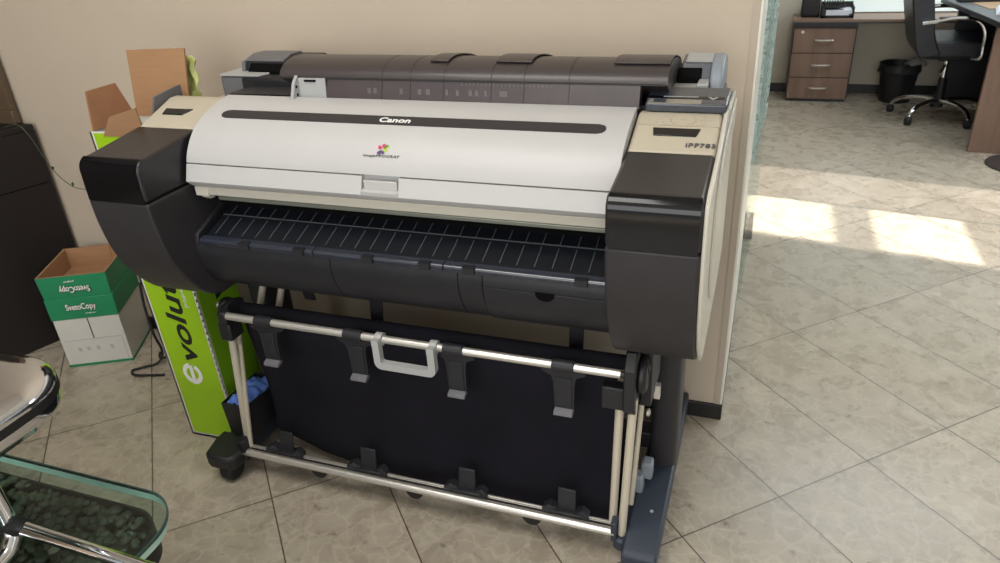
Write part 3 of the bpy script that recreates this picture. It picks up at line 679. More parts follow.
# grey handle
mb = MB(); hx0, hx1, hz0, hz1 = -.787, -.633, .470, .537
def ush(x0, x1, zb, zt, r):
    return [(x0, zt)] + [(x0+r+r*math.cos(t), zb+r+r*math.sin(t)) for t in [PI+PI/2*i/6 for i in range(7)]] + [(x1-r+r*math.cos(t), zb+r+r*math.sin(t)) for t in [1.5*PI+PI/2*i/6 for i in range(7)]] + [(x1, zt)]
outer = ush(hx0, hx1, hz0, hz1, .018); inner = ush(hx0+.017, hx1-.017, hz0+.017, hz1, .006); n = len(outer)
vs = [(x, 1.214, z) for x, z in outer]+[(x, 1.214, z) for x, z in inner]+[(x, 1.231, z) for x, z in outer]+[(x, 1.231, z) for x, z in inner]
fs = []
for i in range(n-1):
    j = i+1
    fs += [(i, j, n+j, n+i), (2*n+i, 3*n+i, 3*n+j, 2*n+j), (i, 2*n+i, 2*n+j, j), (n+i, n+j, 3*n+j, 3*n+i)]
fs += [(0, n, 3*n, 2*n), (n-1, 3*n-1, 4*n-1, 2*n-1)]
mb.add(vs, fs)
for x in (hx0+.0085, hx1-.0085): mb.lathe([(.0098, -.0085), (.0155, -.0085), (.0155, .0085), (.0098, .0085)], (x, YR, ZR), 14, 'x'); mb.box(x-.0088, x+.0088, 1.2135, 1.2335, .5305, .546)
mb.build('basket_handle', 'lgry', P)
# basket arms from the body down to the tube
for x in (-.880, -.357):
    mb = MB(); mb.obox((x, 1.41, .535), (.017, 0, 0), (0, .012, .095), (0, .004, -.0005)); mb.build('basket_arm', 'capd', P, bevel=.002)
mb = MB(); mb.obox((-1.12, 1.45, .55), (.016, 0, 0), (-.02, .01, .06), (0, .004, -.0005)); mb.build('basket_arm', 'capd', P, bevel=.002)
for x in (-1.245, -1.185):
    mb = MB(); mb.tube([(x-.01, 1.40, .43), (x+.02, 1.44, .575)], .009, 10); mb.build('basket_arm', 'alu2', P)

# ------------------------------------------------------------------ accessory bin with blue cloth
A = thing('accessory_bin', 'small black plastic bin hanging on the stand by the green carton', 'bin', (-1.31, 1.36, .10))
mb = MB(); b0 = [(-1.345, 1.278), (-1.266, 1.278), (-1.245, 1.44), (-1.345, 1.44)]; cxy = Vector((-1.30, 1.36))
def ring(sc_, z): return [(cxy.x+(x-cxy.x)*sc_, cxy.y+(y-cxy.y)*sc_, z) for x, y in b0]
vs = ring(.93, .105)+ring(1, .215)+ring(.93, .215)+ring(.87, .112)
fs = [(0,1,2,3)]
for k in range(3):
    for i in range(4): fs.append((4*k+i, 4*k+(i+1) % 4, 4*k+4+(i+1) % 4, 4*k+4+i))
fs.append((12, 13, 14, 15)); mb.add(vs, fs); mb.build('bin_body', 'black', A, bevel=.002)
mb = MB(); mb.lathe([(0, 0), (.004, 0), (.004, .003), (0, .003)], (-1.2625, 1.345, .172), 10, 'x'); mb.obox((-1.2655, 1.345, .14), (.001, 0, 0), (.006, .035, .0), (0, 0, .002)); mb.build('bin_slot', 'void', A)
mb = MB()
def cloth(u, v):
    x = -1.335 + .066*u; y = 1.285 + .145*v
    return (x, y, .205 + .022*noise.noise(Vector((u*3.1, v*6, 4))) + .022*math.sin(PI*u)*math.sin(PI*v))
mb.grid(cloth, 16, 28); tag(mb.build('cloth', 'blue', None, solid=.002, ang=80), 'crumpled light blue cloth stuffed in the small black bin', 'cloth')

# ------------------------------------------------------------------ tall lime carton with open flaps
cx0, cx1, cy0, cy1, ch = -1.570, -1.388, 1.352, 1.512, .955
G = thing('paper_carton', 'tall lime green carton with open cardboard flaps standing beside the printer', 'carton', ((cx0+cx1)/2, (cy0+cy1)/2, 0))
mb = MB()
for x0, x1, ya, yb in ((cx0, cx1, cy0, cy0+.005), (cx0, cx1, cy1-.005, cy1), (cx0, cx0+.005, cy0, cy1), (cx1-.005, cx1, cy0, cy1)): mb.box(x0, x1, ya, yb, 0, ch)
mb.box(cx0, cx1, cy0, cy1, 0, .006); mb.box(cx0+.006, cx1-.006, cy0+.006, cy1-.006, .86, .87)
body = mb.build('carton_body', 'cardw', G)
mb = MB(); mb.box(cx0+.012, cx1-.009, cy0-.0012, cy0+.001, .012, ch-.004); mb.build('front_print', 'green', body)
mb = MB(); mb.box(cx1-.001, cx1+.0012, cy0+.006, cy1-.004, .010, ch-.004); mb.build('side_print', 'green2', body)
mb = MB()
for i in range(46):
    z = .02+i*.0205; mb.box(cx1-.007, cx1+.001, cy0-.0016, cy0+.004, z, z+.012)
mb.build('worn_edge', 'cardw', body)
# lettering up the front
ez_, ex_ = Vector((0,0,1)), Vector((-1,0,0))
text('volution', 'carton_lettering', 'ink', body, (cx0+.088, cy0-.0016, .492), ez_, ex_, width=.42, height=.066, bold=.018, shear=.2)
mb = MB(); ov = []; c0 = Vector((cx0+.082, cy0-.0014, .236))
def ring_arc(ro, ri, a0, a1, n=30):
    o_ = []; 
    for i in range(n+1):
        t = a0+(a1-a0)*i/n; o_.append((ro[0]*math.cos(t), ro[1]*math.sin(t)))
    for i in range(n, -1, -1):
        t = a0+(a1-a0)*i/n; o_.append((ri[0]*math.cos(t), ri[1]*math.sin(t)))
    return o_
# white round "e": reading axis runs upward, letter top points left
for (a_, b_) in [(None, None)]:
    pts = ring_arc((.036, .034), (.020, .021), PI*.04, PI*1.84)
    n = len(pts)//2
    vs = [c0 + ez_*p[0] + ex_*p[1] for p in pts]
    # quads strip
    w = []; fs = []
    for v_ in vs: w.append(v_); 
    for v_ in vs: w.append(v_ + Vector((0, -.0008, 0)))
    N_ = len(vs)
    for i in range(n-1): fs.append((i, i+1, N_-2-i, N_-1-i)); fs.append((N_+i, N_+N_-1-i, N_+N_-2-i, N_+i+1))
    mb.add(w, fs)
    mb.obox(c0+Vector((0, -.0004, 0)), ez_*.028, ex_*.006, (0, .0004, 0))
mb.build('carton_initial', 'white', body)
text('paper', 'small_lettering', 'cardw', body, (cx0+.140, cy0-.0015, .50), ez_, ex_, width=.075, height=.014, bold=.01)
text('evolution', 'side_lettering', 'ink', body, (cx1+.0016, (cy0+cy1)/2, .66), ez_, (0, -1, 0), width=.55, height=.075, bold=.015, shear=.2)
# flaps
def plate(pts, th, m, name='flap'):
    mb = MB(); pts = [Vector(p) for p in pts]; n_ = (pts[1]-pts[0]).cross(pts[2]-pts[0]).normalized(); mb.extr(pts, n_*th); return mb.build(name, m, G)
plate([(cx0+.010, cy1-.003, ch), (cx1+.006, cy1-.003, ch), (cx1+.030, cy1+.012, ch+.168), (cx0+.024, cy1+.012, ch+.168)], .005, 'kraft')
plate([(cx0+.006, cy0+.004, ch), (cx0+.006, cy1-.012, ch), (cx0-.012, cy1-.030, ch+.092), (cx0-.012, cy0+.035, ch+.092)], .005, 'kraftd')
plate([(cx0+.045, cy0+.002, ch-.01), (cx1-.002, cy0+.002, ch-.01), (cx1+.006, cy0-.0109, ch+.064), (cx0+.092, cy0-.0067, ch+.040)], .005, 'kraft')
plate([(cx1-.004, cy0+.02, ch-.01), (cx1-.004, cy1-.01, ch-.01), (cx1+.008, cy1-.02, ch+.085), (cx1+.004, cy0+.05, ch+.075)], .005, 'gry')
G.rotation_euler.y = -.030; G.location.z += .0036
# lime film caught behind the back flap
mb = MB()
def film(u, v):
    x = cx0+.084+.085*u; z = ch-.02+.193*v; n_ = .020*noise.noise(Vector((u*4, v*4, 9)))
    return (x + .012*noise.noise(Vector((u*5, v*5, 3)))+.012*v, cy1+.030+n_+.004*v, z + .02*noise.noise(Vector((u*6, v*2, 1))) - .045*abs(u-.35)*v)
mb.grid(film, 18, 18); tag(mb.build('plastic_film', 'film', None, solid=.001, ang=80), 'crumpled lime plastic film poking up behind the carton flap', 'plastic film')
# second carton, mostly hidden behind
G2 = thing('paper_carton', 'second lime carton with white edges, mostly hidden behind the tall one', 'carton', (-1.74, 1.70, 0))
mb = MB(); mb.box(-1.872, -1.60, 1.60, 1.835, 0, .70); bd = mb.build('carton_body', 'cardw', G2, bevel=.003)
mb = MB(); mb.box(-1.856, -1.61, 1.5985, 1.601, .012, .69); mb.build('front_print', 'green', bd)
mb = MB(); mb.box(-1.847, -1.842, 1.5975, 1.5995, .012, .69); mb.build('edge_stripe', 'cardw', bd)

# ------------------------------------------------------------------ copy paper boxes
ang = math.atan2(.100, .195)
E1 = Vector((math.cos(ang), math.sin(ang), 0)); E2 = Vector((-math.sin(ang), math.cos(ang), 0)); EZ = Vector((0,0,1))
B0 = Vector((-2.278, 1.541, 0)); BW, BD = .222, .245
def bp(u, v, z): return B0 + E1*u + E2*v + EZ*z
K1 = thing('paper_box', 'closed white and green copy paper box standing on the floor by the dark cabinet', 'box', tuple(bp(BW/2, BD/2, 0)))
mb = MB(); mb.obox(bp(BW/2, BD/2, .133), E1*BW/2, E2*BD/2, EZ*.133); kb = mb.build('box_body', 'cardw', K1, bevel=.002)
mb = MB(); mb.obox(bp(BW/2, BD/2, .235), E1*(BW/2+.003), E2*(BD/2+.003), EZ*.041); kl = mb.build('box_lid', 'sgreen', K1, bevel=.002)
mb = MB(); mb.obox(bp(BW/2, BD/2, .005), E1*(BW/2+.001), E2*(BD/2+.001), EZ*.0045); mb.build('base_stripe', 'sgreen', kb)
mb = MB(); mb.obox(bp(BW*.52, -.0005, .152), E1*.0015, E2*.0008, EZ*.042); mb.build('slot', 'ink', kb)
mb = MB(); mb.obox(bp(BW*.5, -.0005, .108), E1*(BW/2-.012), E2*.0006, EZ*.0008); mb.obox(bp(BW-.013, -.0005, .06), E1*.0008, E2*.0006, EZ*.048); mb.build('printed_frame', 'inkg', kb)
for u in (.055, .085, .118, .165):
    mb = MB(); mb.obox(bp(u, -.0005, .075), E1*.006, E2*.0006, EZ*.0012); mb.obox(bp(u-.003, -.0005, .069), E1*.0012, E2*.0006, EZ*.007); mb.obox(bp(u+.003, -.0005, .066), E1*.003, E2*.0006, EZ*.0055); mb.build('handling_mark', 'inkg', kb)
def svet(par, zc, flip):
    ex, ey = (-E1, -EZ) if flip else (E1, EZ)
    text('SvetoCopy', 'box_lettering_outline', 'ink', par, bp(BW*.5, -.0042, zc), ex, ey, width=.104, height=.034, bold=.05)
    text('SvetoCopy', 'box_lettering', 'white', par, bp(BW*.5, -.0052, zc+(.0008)), ex, ey, width=.100, height=.031, bold=.012)
svet(kl, .238, False)
text('paper', 'small_lettering', 'white', kl, bp(BW*.62, -.0045, .213), E1, EZ, width=.035, height=.006)
K2 = thing('paper_box', 'open green copy paper box lid lying upside down on the closed box', 'box lid', tuple(bp(BW/2, BD/2, .277)))
zb, zt = .2765, .362
mb = MB()
vs = []
for dz, ins in ((zb, 0), (zt, -.004), (zt, .003), (zb+.012, .005)):
    for u, v in ((ins, ins), (BW-ins, ins), (BW-ins, BD-ins), (ins, BD-ins)): vs.append(bp(u, v, dz))
fs = [(0,1,2,3)]; mb.add(vs, fs+[(i, (i+1) % 4, 4+(i+1) % 4, 4+i) for i in range(4)])
mb.mi = 1; mb.add(vs, [(4+i, 4+(i+1) % 4, 8+(i+1) % 4, 8+i) for i in range(4)] + [(8+i, 8+(i+1) % 4, 12+(i+1) % 4, 12+i) for i in range(4)] + [(12, 13, 14, 15)])
mb2 = mb.build('box_body', ['sgreen', 'kraft'], K2)
mb = MB(); mb.obox(bp(BW*.72, BD-.0058, .325), E1*.0008, E2*.0008, EZ*.034); mb.build('fold_line', 'kraftd', mb2)
svet(mb2, .312, True)
text('paper', 'small_lettering', 'white', mb2, bp(BW*.45, -.0055, .342), -E1, -EZ, width=.035, height=.006)
# black cable
mb = MB(); pts = [(-2.00, 1.70, .30), (-1.99, 1.68, .22), (-1.965, 1.66, .12), (-1.95, 1.66, .05), (-1.96, 1.64, .012), (-2.0, 1.60, .008), (-2.02, 1.575, .008), (-1.99, 1.555, .008), (-1.93, 1.57, .008), (-1.885, 1.585, .008)]
def sp3(pts, k=6): 
    out = []; Pn = [Vector(p) for p in pts]
    for i in range(len(Pn)-1):
        p0 = Pn[max(i-1,0)]; p1 = Pn[i]; p2 = Pn[i+1]; p3 = Pn[min(i+2, len(Pn)-1)]
        for j in range(k):
            t = j/k; out.append(.5*((2*p1)+(p2-p0)*t+(2*p0-5*p1+4*p2-p3)*t*t+(3*p1-p0-3*p2+p3)*t**3))
    return out+[Pn[-1]]
mb.tube(sp3(pts), .0045, 8)
mb.tube(sp3([(-1.99, 1.76, .28), (-1.955, 1.72, .20), (-1.93, 1.70, .10), (-1.93, 1.68, .03), (-1.98, 1.67, .008), (-2.01, 1.70, .008)]), .004, 8)
tag(mb.build('power_cable', 'rubber'), 'looped black cable on the floor between the paper boxes and carton', 'cable')

# ------------------------------------------------------------------ dark cabinet, framed board and plant at the left
D = Vector((-.33, -.94, 0)).normalized(); Dn = Vector((D.y, -D.x, 0))   # along the side face, away to the left
if Dn.x > 0: Dn = -Dn
c0 = Vector((-2.425, 1.835, 0))
Cb = thing('cabinet', 'dark brown low cabinet at the left beside the copy paper boxes', 'cabinet', tuple(c0+D*.4+Dn*.25))
p1 = c0+D*.9; cq = [c0, p1, p1+Vector((-.55, .10, 0)), Vector((-2.98, 1.835, 0))]
mb = MB(); mb.extr(cq, (0, 0, .79)); cbb = mb.build('cabinet_body', 'dwood', Cb, bevel=.003)
# keep clear of the wall: the far left corner of the body is pulled in
mb = MB(); mb.extr([q_+EZ*.79 for q_ in cq], (0, 0, .021)); mb.build('cabinet_top', 'dwood', Cb, bevel=.003)
mb = MB(); mb.obox(c0+D*.45+EZ*.60, D*.44, Dn*.0015, EZ*.0015); mb.build('panel_groove', 'void', cbb)
Fm = thing('picture_frame', 'dark framed board leaning on the wall on top of the cabinet', 'frame', (-2.75, 1.8, .811))
mb = MB()
for x0, x1, za, zz in ((-3.05, -2.480, .811, .86), (-3.05, -2.480, 1.30, 1.35), (-3.05, -3.0, .86, 1.30), (-2.530, -2.480, .86, 1.30)): mb.box(x0, x1, 1.815, 1.84, za, zz)
fr = mb.build('frame_rail', 'frame', Fm, bevel=.003)
mb = MB(); mb.box(-2.540, -2.530, 1.813, 1.835, .86, 1.30); mb.build('frame_bead', 'gold', Fm)
mb = MB(); mb.box(-3.0, -2.535, 1.822, 1.836, .86, 1.30); mb.build('picture', 'canvas', Fm)
# trailing plant stem by the wall
mb = MB(); mb.tube(sp3([(-2.47, 1.76, .815), (-2.43, 1.78, .822), (-2.40, 1.79, .78), (-2.36, 1.80, .66), (-2.29, 1.80, .60), (-2.21, 1.81, .585), (-2.15, 1.825, .55), (-2.10, 1.83, .50), (-2.06, 1.835, .44)]), .0014, 6)
for p_, an in (((-2.36, 1.80, .66), .6), ((-2.29, 1.803, .60), 1.2)):
    pts = [Vector(p_)+Vector((.018*t*math.cos(an)-.006*math.sin(PI*t)*s_*math.sin(an), -.003, .018*t*math.sin(an)+.006*math.sin(PI*t)*s_*math.cos(an))) for s_, rng in ((1, (0,.25,.5,.75,1)), (-1, (.75,.5,.25))) for t in rng]
    mb.extr(pts, (0, .0012, 0))
tag(mb.build('plant_stem', 'leaf'), 'thin green trailing plant stem against the wall beside the dark cabinet', 'plant')

# ------------------------------------------------------------------ glass table and chrome chair in the foreground
T = thing('glass_table', 'low glass topped table with rounded corner over a pebble tray', 'table', (-1.5, .46, 0))
ol = rrect(-2.05, -.966, .10, .777, .10, 12)
mb = MB(); zt_, zb_ = .420, .397; n = len(ol)
vs = [(x, y, zt_) for x, y in ol]+[(x, y, zb_) for x, y in ol]
mb.add(vs, [tuple(range(n)), tuple(range(n, 2*n))[::-1]]); mb.mi = 1; mb.add(vs, [(i, n+i, n+(i+1) % n, (i+1) % n) for i in range(n)])
mr = MB(); o2 = rrect(-2.053, -.963, .097, .780, .103, 12); nn_ = len(o2)
mr.add([(x, y, .4135) for x, y in o2]+[(x, y, .4205) for x, y in o2]+[(x, y, .4205) for x, y in ol]+[(x, y, .4135) for x, y in ol], [(k*nn_+i, k*nn_+(i+1) % nn_, ((k+1) % 4)*nn_+(i+1) % nn_, ((k+1) % 4)*nn_+i) for k in range(4) for i in range(nn_)])
top = mb.build('glass_top', ['glass', 'gedge'], T)
mr.build('ground_edge', 'dteal', top)
tr = rrect(-2.02, -1.012, .13, .768, .085, 10)
mb = MB(); n = len(tr)
tri = rrect(-2.012, -1.018, .138, .762, .079, 10)
vs = [(x, y, .31) for x, y in tr]+[(x, y, .376) for x, y in tr]+[(x, y, .376) for x, y in tri]+[(x, y, .326) for x, y in tri]
mb.add(vs, [tuple(range(n))[::-1], tuple(range(3*n, 4*n))]+[(k*n+i, k*n+(i+1) % n, (k+1)*n+(i+1) % n, (k+1)*n+i) for k in range(3) for i in range(n)])
mb.build('pebble_tray', 'black', T)
for x, y in ((-1.95, .20), (-1.95, .66), (-1.15, .20), (-1.15, .62)):
    mb = MB(); mb.lathe([(.022, 0), (.022, .31)], (x, y, 0), 16); mb.build('leg', 'chrome', T)
    mb = MB(); mb.lathe([(.010, .327), (.010, .397)], (x, y, 0), 12); mb.build('spacer', 'chrome', T)
bm = bmesh.new(); bmesh.ops.create_icosphere(bm, subdivisions=1, radius=1); sv = [v.co.copy() for v in bm.verts]; sf = [[v.index for v in f.verts] for f in bm.faces]; bm.free()
mb = MB(); yy_ = .30
while yy_ < .752:
    xx_ = -1.75
    while xx_ < -1.030:
        x = xx_+random.uniform(-.008, .008); y = yy_+random.uniform(-.008, .008); r = random.uniform(.007, .015)
        an = random.uniform(0, PI); ca, sa = math.cos(an), math.sin(an)
        if not (x > -1.095 and y > .685 and (x+1.095)**2+(y-.685)**2 > .064**2):
            z = .366+random.uniform(-.006, .010); e_ = random.uniform(.65, 1)
            mb.add([(x+r*(ca*p.x-sa*e_*p.y), y+r*(sa*p.x+ca*e_*p.y), z+r*.6*p.z) for p in sv], sf)
        xx_ += .016
    yy_ += .015
mb.box(-2.0, -1.06, .16, .71, .327, .355)
tag(mb.build('pebbles', 'pebble', None, ang=80), 'dark grey pebbles filling the tray under the glass table top', 'pebbles', kind='stuff')

Ch = thing('metal_chair', 'chrome chair with broad rounded armrest in the near left corner', 'chair', (-1.2, .2, 0))
def slab(x0, x1, ya, yb, z0_, z1_, r, name, m, par, bev=.016):
    mb = MB(); mb.extr([(x, y, z0_) for x, y in rrect(x0, x1, ya, yb, r, 10)], (0, 0, z1_-z0_)); return mb.build(name, m, par, bevel=bev, seg=5)
mb = MB(); lay = [(.024, .670), (.006, .676), (.0, .690), (.0, .722), (.004, .733), (.013, .7405), (.028, .7455), (.055, .749), (.085, .750)]
vs = []; fs = []; nl = 44
for ins, z in lay: vs += [(x, y, z) for x, y in rrect(-1.345+ins, -1.075-ins, .12+ins, .752-ins, .115-ins, 10)]
nl = len(vs)//len(lay)
for k in range(len(lay)-1): fs += [(k*nl+i, k*nl+(i+1) % nl, (k+1)*nl+(i+1) % nl, (k+1)*nl+i) for i in range(nl)]
fs += [tuple(range(nl))[::-1], tuple(range((len(lay)-1)*nl, len(lay)*nl))]
mb.add(vs, fs); arm = mb.build('armrest', 'chrome', Ch, ang=60)
slab(-1.3462, -1.0738, .1188, .7532, .704, .720, .116, 'rubber_strip', 'rubber', arm, 0)
mb = MB(); mb.tube(sp3([(-1.125, .56, .69), (-1.125, .56, .60), (-1.123, .56, .53), (-1.115, .545, .502), (-1.11, .49, .490), (-1.11, .20, .486), (-1.11, .13, .46), (-1.11, .11, .40), (-1.11, .05, .012)]), .0135, 14); mb.build('frame_tube', 'chrome', Ch)
mb = MB(); mb.tube([(-1.122, .566, .521), (-.56, .566, .498)], .0115, 14); mb.build('crossbar', 'chrome', Ch)
mb = MB(); mb.lathe([(0, -.016), (.017, -.016), (.017, .016), (0, .016)], (-1.121, .562, .528), 14, 'x'); mb.build('joint', 'black', Ch)
mb = MB(); mb.tube(sp3([(-.56, .566, .505), (-.56, .53, .492), (-.56, .48, .482), (-.56, .13, .46), (-.56, .11, .40), (-.56, .05, .012)]), .0135, 14); mb.build('frame_tube', 'chrome', Ch)
slab(-1.06, -.58, -.02, .44, .478, .52, .06, 'seat', 'leather', Ch, .012)

# ------------------------------------------------------------------ office behind the glass
Pd = thing('drawer_pedestal', 'walnut pedestal with three drawers under the counter at the far wall', 'drawer unit', (.33, 5.88, 0))
mb = MB(); mb.box(.125, .54, 5.772, 6.03, .02, .543); pb = mb.build('pedestal_body', 'dtop', Pd, bevel=.003)
mb = MB(); mb.box(.135, .53, 5.78, 6.02, 0, .02); mb.build('plinth', 'base', Pd)
for z0_, z1_ in ((.022, .170), (.176, .339), (.345, .511)):
    mb = MB(); mb.box(.135, .530, 5.756, 5.774, z0_, z1_); d = mb.build('drawer', 'wood', Pd, bevel=.002)
    zc = (z0_+z1_)/2+.004
    mb = MB(); mb.tube(sp3([(.275, 5.752, zc), (.29, 5.741, zc), (.335, 5.737, zc), (.38, 5.741, zc), (.395, 5.752, zc)]), .0065, 8); mb.build('handle', 'alu', d)
    if z0_ > .3:
        mb = MB(); mb.lathe([(0, 0), (.010, 0), (.010, .004), (0, .004)], (.19, 5.751, .487), 12, 'y'); mb.build('lock', 'alu', d)
Ct = thing('counter', 'long walnut counter top along the far wall over the pedestal', 'counter', (1.0, 5.88, .545))
mb = MB(); mb.box(.118, 2.4, 5.735, 6.03, .546, .572); mb.build('counter_top', 'woodt', Ct, bevel=.002)
mb = MB(); mb.box(.118, 2.4, 5.734, 5.742, .5455, .556); mb.build('edge_band', 'dtop', Ct)
mb = MB(); mb.box(2.3, 2.34, 5.76, 6.02, 0, .546); mb.build('end_panel', 'wood', Ct)
Ph = thing('desk_device', 'black upright device standing at the left end of the counter', 'device', (.225, 5.9, .572))
mb = MB(); mb.prism([(5.84, .5725), (5.835, .60), (5.86, .80), (5.95, .80), (5.97, .5725)], .165, .285); pb_ = mb.build('device_body', 'black', Ph, bevel=.008)
mb = MB(); mb.obox((.222, 5.8395, .605), (.022, 0, 0), (0, .0012, .008), (0, -.001, 0)); mb.obox((.232, 5.850, .700), (.035, 0, 0), (0, .0024, .018), (0, -.001, 0)); mb.build('device_panel', 'bgry', pb_)
Lt = thing('letter_tray', 'black desk organiser tray holding white papers on the counter', 'tray', (.40, 5.87, .572))
mb = MB(); mb.box(.295, .505, 5.80, 5.98, .5725, .582); mb.box(.295, .302, 5.80, 5.98, .5725, .65); mb.box(.498, .505, 5.80, 5.98, .5725, .645); mb.box(.295, .505, 5.974, 5.98, .5725, .66)
mb.box(.295, .325, 5.797, 5.803, .5725, .635); mb.box(.475, .505, 5.797, 5.803, .5725, .60); mb.box(.295, .505, 5.797, 5.803, .5725, .590)
tb = mb.build('tray_body', 'black', Lt, bevel=.002)
mb = MB()
for i in range(8): mb.box(.31+i*.017, .319+i*.017, 5.82, 5.95, .645, .672)
mb.box(.305, .445, 5.815, 5.955, .638, .648); mb.build('tray_grille', 'black', Lt)
mb = MB(); mb.box(.308, .492, 5.806, 5.965, .583, .622); tag(mb.build('paper_stack', 'paper', None, bevel=.002), 'white papers lying in the black desk organiser on the counter', 'papers')
Bn = thing('waste_bin', 'round black waste bin against the far wall under the counter', 'bin', (.86, 5.86, 0))
mb = MB(); mb.lathe([(.0, .0), (.100, .0), (.128, .245), (.134, .250), (.134, .262), (.126, .262), (.122, .245), (.095, .012), (0, .012)], (.86, 5.86, 0), 28); mb.build('bin_body', 'black', Bn)
mb = MB()
def bag(u, v):
    an = 2*PI*u; r = .128 + .016*v*(.5+noise.noise(Vector((math.cos(an)*2, math.sin(an)*2, v))))
    return (.86+r*math.cos(an), 5.86+r*math.sin(an), .262 - .06*v + .012*noise.noise(Vector((math.cos(an)*4, math.sin(an)*4, 3))) + (.03 if False else 0))
mb.grid(bag, 40, 4); mb.build('bin_liner', 'black', Bn, solid=.001, ang=80)
mb = MB()
mb.grid(lambda u, v: (.885+.13*u, 5.80+.10*v, .255+.045*math.sin(PI*u)*math.sin(PI*v)+.02*noise.noise(Vector((u*5, v*5, 0)))), 10, 10)
tag(mb.build('plastic_bag', 'bag', None, solid=.002, ang=80), 'crumpled grey plastic bag lying in the mouth of the waste bin', 'bag')

# office chair
hx, hy = 1.055, 5.42
O = thing('office_chair', 'black leather swivel chair with chrome arms and star base at the desk', 'chair', (hx, hy, 0))
mb = MB(); mb.lathe([(0, .075), (.030, .075), (.032, .12), (.026, .16), (.024, .26), (.0, .26)], (hx, hy, 0), 18); mb.build('hub', 'black', O)
mb = MB(); mb.lathe([(.013, .25), (.013, .40)], (hx, hy, 0), 14); mb.build('gas_lift', 'chrome', O)
mb = MB(); mb.tube([(hx-.01, hy-.03, .34), (hx-.04, hy-.07, .30)], .008, 8); mb.build('lever', 'chrome', O)
for k in range(5):
    an = math.radians(156 + 72*k); d = Vector((math.cos(an), math.sin(an), 0)); h = Vector((hx, hy, 0))
    mb = MB(); mb.tube(sp3([h+d*.02+EZ*.115, h+d*.12+EZ*.120, h+d*.21+EZ*.108, h+d*.265+EZ*.078, h+d*.28+EZ*.052]), [.020]*6+[.018]*6+[.016]*6+[.014]*6+[.012], 10, flat=.8); lg_ = mb.build('base_arm', 'chrome', O)
    mb = MB(); mb.lathe([(0, -.020), (.020, -.020), (.026, -.012), (.026, .012), (.020, .020), (0, .020)], h+d*.28+EZ*.0262, 16, 'x'); mb.build('caster', 'rubber', lg_)
mb = MB(); mb.box(hx-.06, hx+.06, hy-.08, hy+.08, .375, .405); mb.build('seat_plate', 'black', O, bevel=.006)
# seat cushion: rounded slab
def cushion(x0, x1, ya, yb, z0_, z1_, name, r=.05):
    mb = MB(); mb.extr([(x, y, z0_) for x, y in rrect(x0, x1, ya, yb, r, 6)], (0, 0, z1_-z0_)); return mb.build(name, 'leather', O, bevel=.028, seg=5)
cushion(.85, 1.245, 5.17, 5.62, .415, .525, 'seat')
# back: curved leather shell, facing the desk (+x)
bpf = [(.845, .415), (.815, .47), (.795, .55), (.770, .65), (.742, .78), (.728, .90), (.745, 1.0), (.80, 1.03), (.845, 1.0), (.850, .90), (.862, .78), (.885, .66), (.905, .56), (.93, .49), (.95, .43)]
mb = MB(); mb.extr([(x+.008, 5.16, z+.012) for x, z in spline(bpf+[bpf[0]], 4)[:-1]], (0, .46, 0)); mb.build('backrest', 'leather', O, bevel=.03, seg=5)
for y in (5.115, 5.665):
    mb = MB(); mb.tube(sp3([(.825, y, .636), (.90, y, .646), (.98, y, .661), (1.07, y, .660), (1.13, y, .637), (1.163, y, .58), (1.168, y, .50), (1.165, y, .44), (1.14, y+(.07 if y < 5.3 else -.07), .425)]), .0115, 10); am = mb.build('chair_arm', 'chrome', O)
    mb = MB(); mb.obox((1.0, y+.012, .667), (.09, 0, .002), (0, .016, 0), (-.0004, 0, .007)); mb.build('arm_pad', 'leather', am, bevel=.008)

# desk on the right
Dk = thing('desk', 'dark topped desk with walnut side panel at the right edge', 'desk', (1.6, 5.4, 0))
mb = MB(); mb.extr([(1.118, 4.60, .680), (2.6, 4.48, .680), (2.6, 5.62, .680), (.995, 5.68, .680)], (0, 0, .030)); mb.build('desk_top', 'dtop', Dk, bevel=.004)
mb = MB(); mb.extr([(1.113, 4.68, 0), (2.5, 4.58, 0), (2.5, 4.62, 0), (1.116, 4.72, 0)], (0, 0, .680)); mb.build('side_panel', 'wood', Dk, bevel=.002)
mb = MB(); mb.box(1.10, 2.5, 5.62, 5.65, .06, .680); mb.build('modesty_panel', 'dtop', Dk)
mb = MB(); mb.box(2.3, 2.34, 4.66, 5.62, 0, .680); mb.build('end_panel', 'wood', Dk)
mb = MB(); mb.obox((1.25, 5.30, .7113), (.11, .02, 0), (-.02, .14, 0), (0, 0, .001)); tag(mb.build('wooden_board', 'gold'), 'light brown sheet lying on the dark desk top at the right edge', 'sheet')
mb = MB()
for i in range(5): mb.obox((1.27+.004*i, 5.02+.003*(i % 2), .7108+.004*i+.002), (.10, -.02, 0), (.025, .13, 0), (0, 0, .002))
tag(mb.build('paper_sheets', 'paper'), 'stack of pale papers on the dark desk near the right edge', 'papers')
Lp = thing('keyboard', 'black keyboard lying at the back of the dark topped desk', 'keyboard', (1.24, 5.54, .710))
mb = MB(); mb.box(1.06, 1.42, 5.46, 5.62, .7105, .728); mb.build('keyboard_body', 'black', Lp, bevel=.004)
mb = MB()
for i in range(9): mb.box(1.075+i*.034, 1.10+i*.034, 5.48, 5.58, .728, .732)
mb.build('keys', 'capd', Lp)
Ds = thing('stand_base', 'round dark metal base plate on the floor before the desk panel', 'base', (1.335, 4.47, 0))
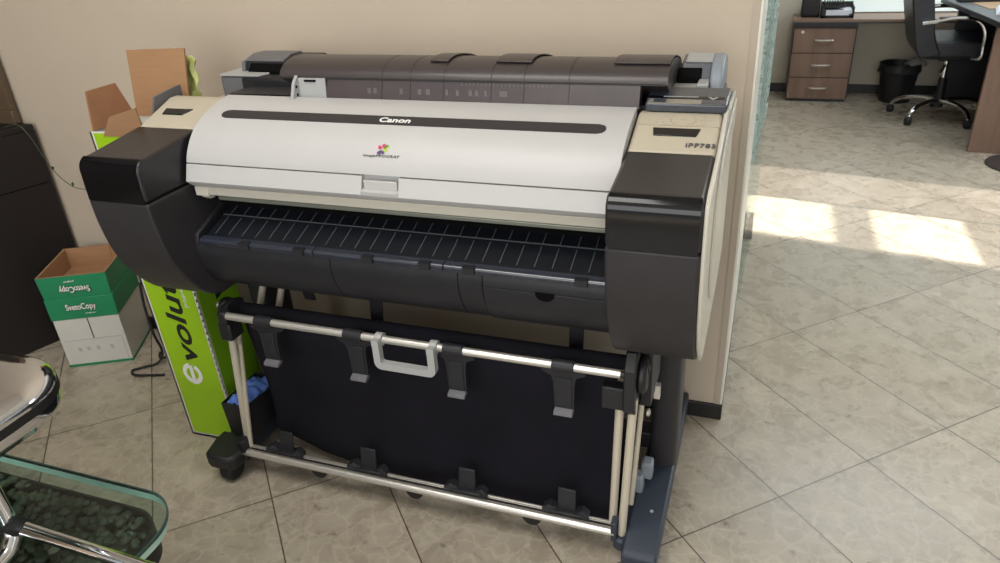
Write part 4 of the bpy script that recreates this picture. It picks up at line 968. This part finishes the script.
mb = MB(); mb.lathe([(0, 0), (.172, 0), (.174, .006), (.168, .012), (.03, .020), (0, .020)], (1.335, 4.47, 0), 40); mb.build('base_plate', 'disc', Ds)
mb = MB(); mb.lathe([(.016, .018), (.016, 1.5)], (1.335, 4.47, 0), 14); mb.build('pole', 'disc', Ds)

# ------------------------------------------------------------------ light
w = bpy.data.worlds.new('world'); sc.world = w; w.use_nodes = True
bg = w.node_tree.nodes['Background']; bg.inputs['Color'].default_value = (.86, .93, 1, 1); bg.inputs['Strength'].default_value = .55
def area(name, loc, to, sx, sy, power, col):
    l = bpy.data.lights.new(name, 'AREA'); l.shape = 'RECTANGLE'; l.size = sx; l.size_y = sy; l.energy = power; l.color = col
    o = bpy.data.objects.new(name, l); COL.objects.link(o); o.location = loc
    o.rotation_euler = (Vector(to)-Vector(loc)).to_track_quat('-Z', 'Y').to_euler(); return o
area('window_light_front', (-.3, -2.5, 1.7), (-.4, 2, .7), 3.0, 2.0, 72, (1, .99, .96))
area('fill_light_right', (2.86, -.1, 1.65), (0, .7, .8), 2.9, 1.45, 22, (.88, .95, 1))  # fill added on the right, on the room side of the closed blind
area('window_light_office', (2.85, 4.6, 1.7), (0, 4.6, .3), 2.4, 1.5, 125, (.84, .93, 1))
area('ceiling_fill', (-1.0, .3, 2.8), (-1.0, .4, 0), 1.2, 1.2, 36, (1, .97, .93))  # overhead fill added for general brightness, no fitting modelled
area('office_ceiling_fill', (1.0, 4.6, 2.8), (1.0, 4.6, 0), 1.6, 1.0, 34, (.88, .96, 1))  # fill added to brighten the office floor
sun = bpy.data.lights.new('sun', 'SUN'); sun.energy = 16; sun.angle = math.radians(.6); sun.color = (1, .95, .86)
so = bpy.data.objects.new('sun', sun); COL.objects.link(so)
so.rotation_euler = Vector((-1, .18, -.79)).to_track_quat('-Z', 'Y').to_euler()

vs_ = sc.view_settings
vs_.view_transform = 'Standard'; vs_.look = 'None'; vs_.gamma = 1; vs_.use_curve_mapping = False; vs_.exposure = 0.0
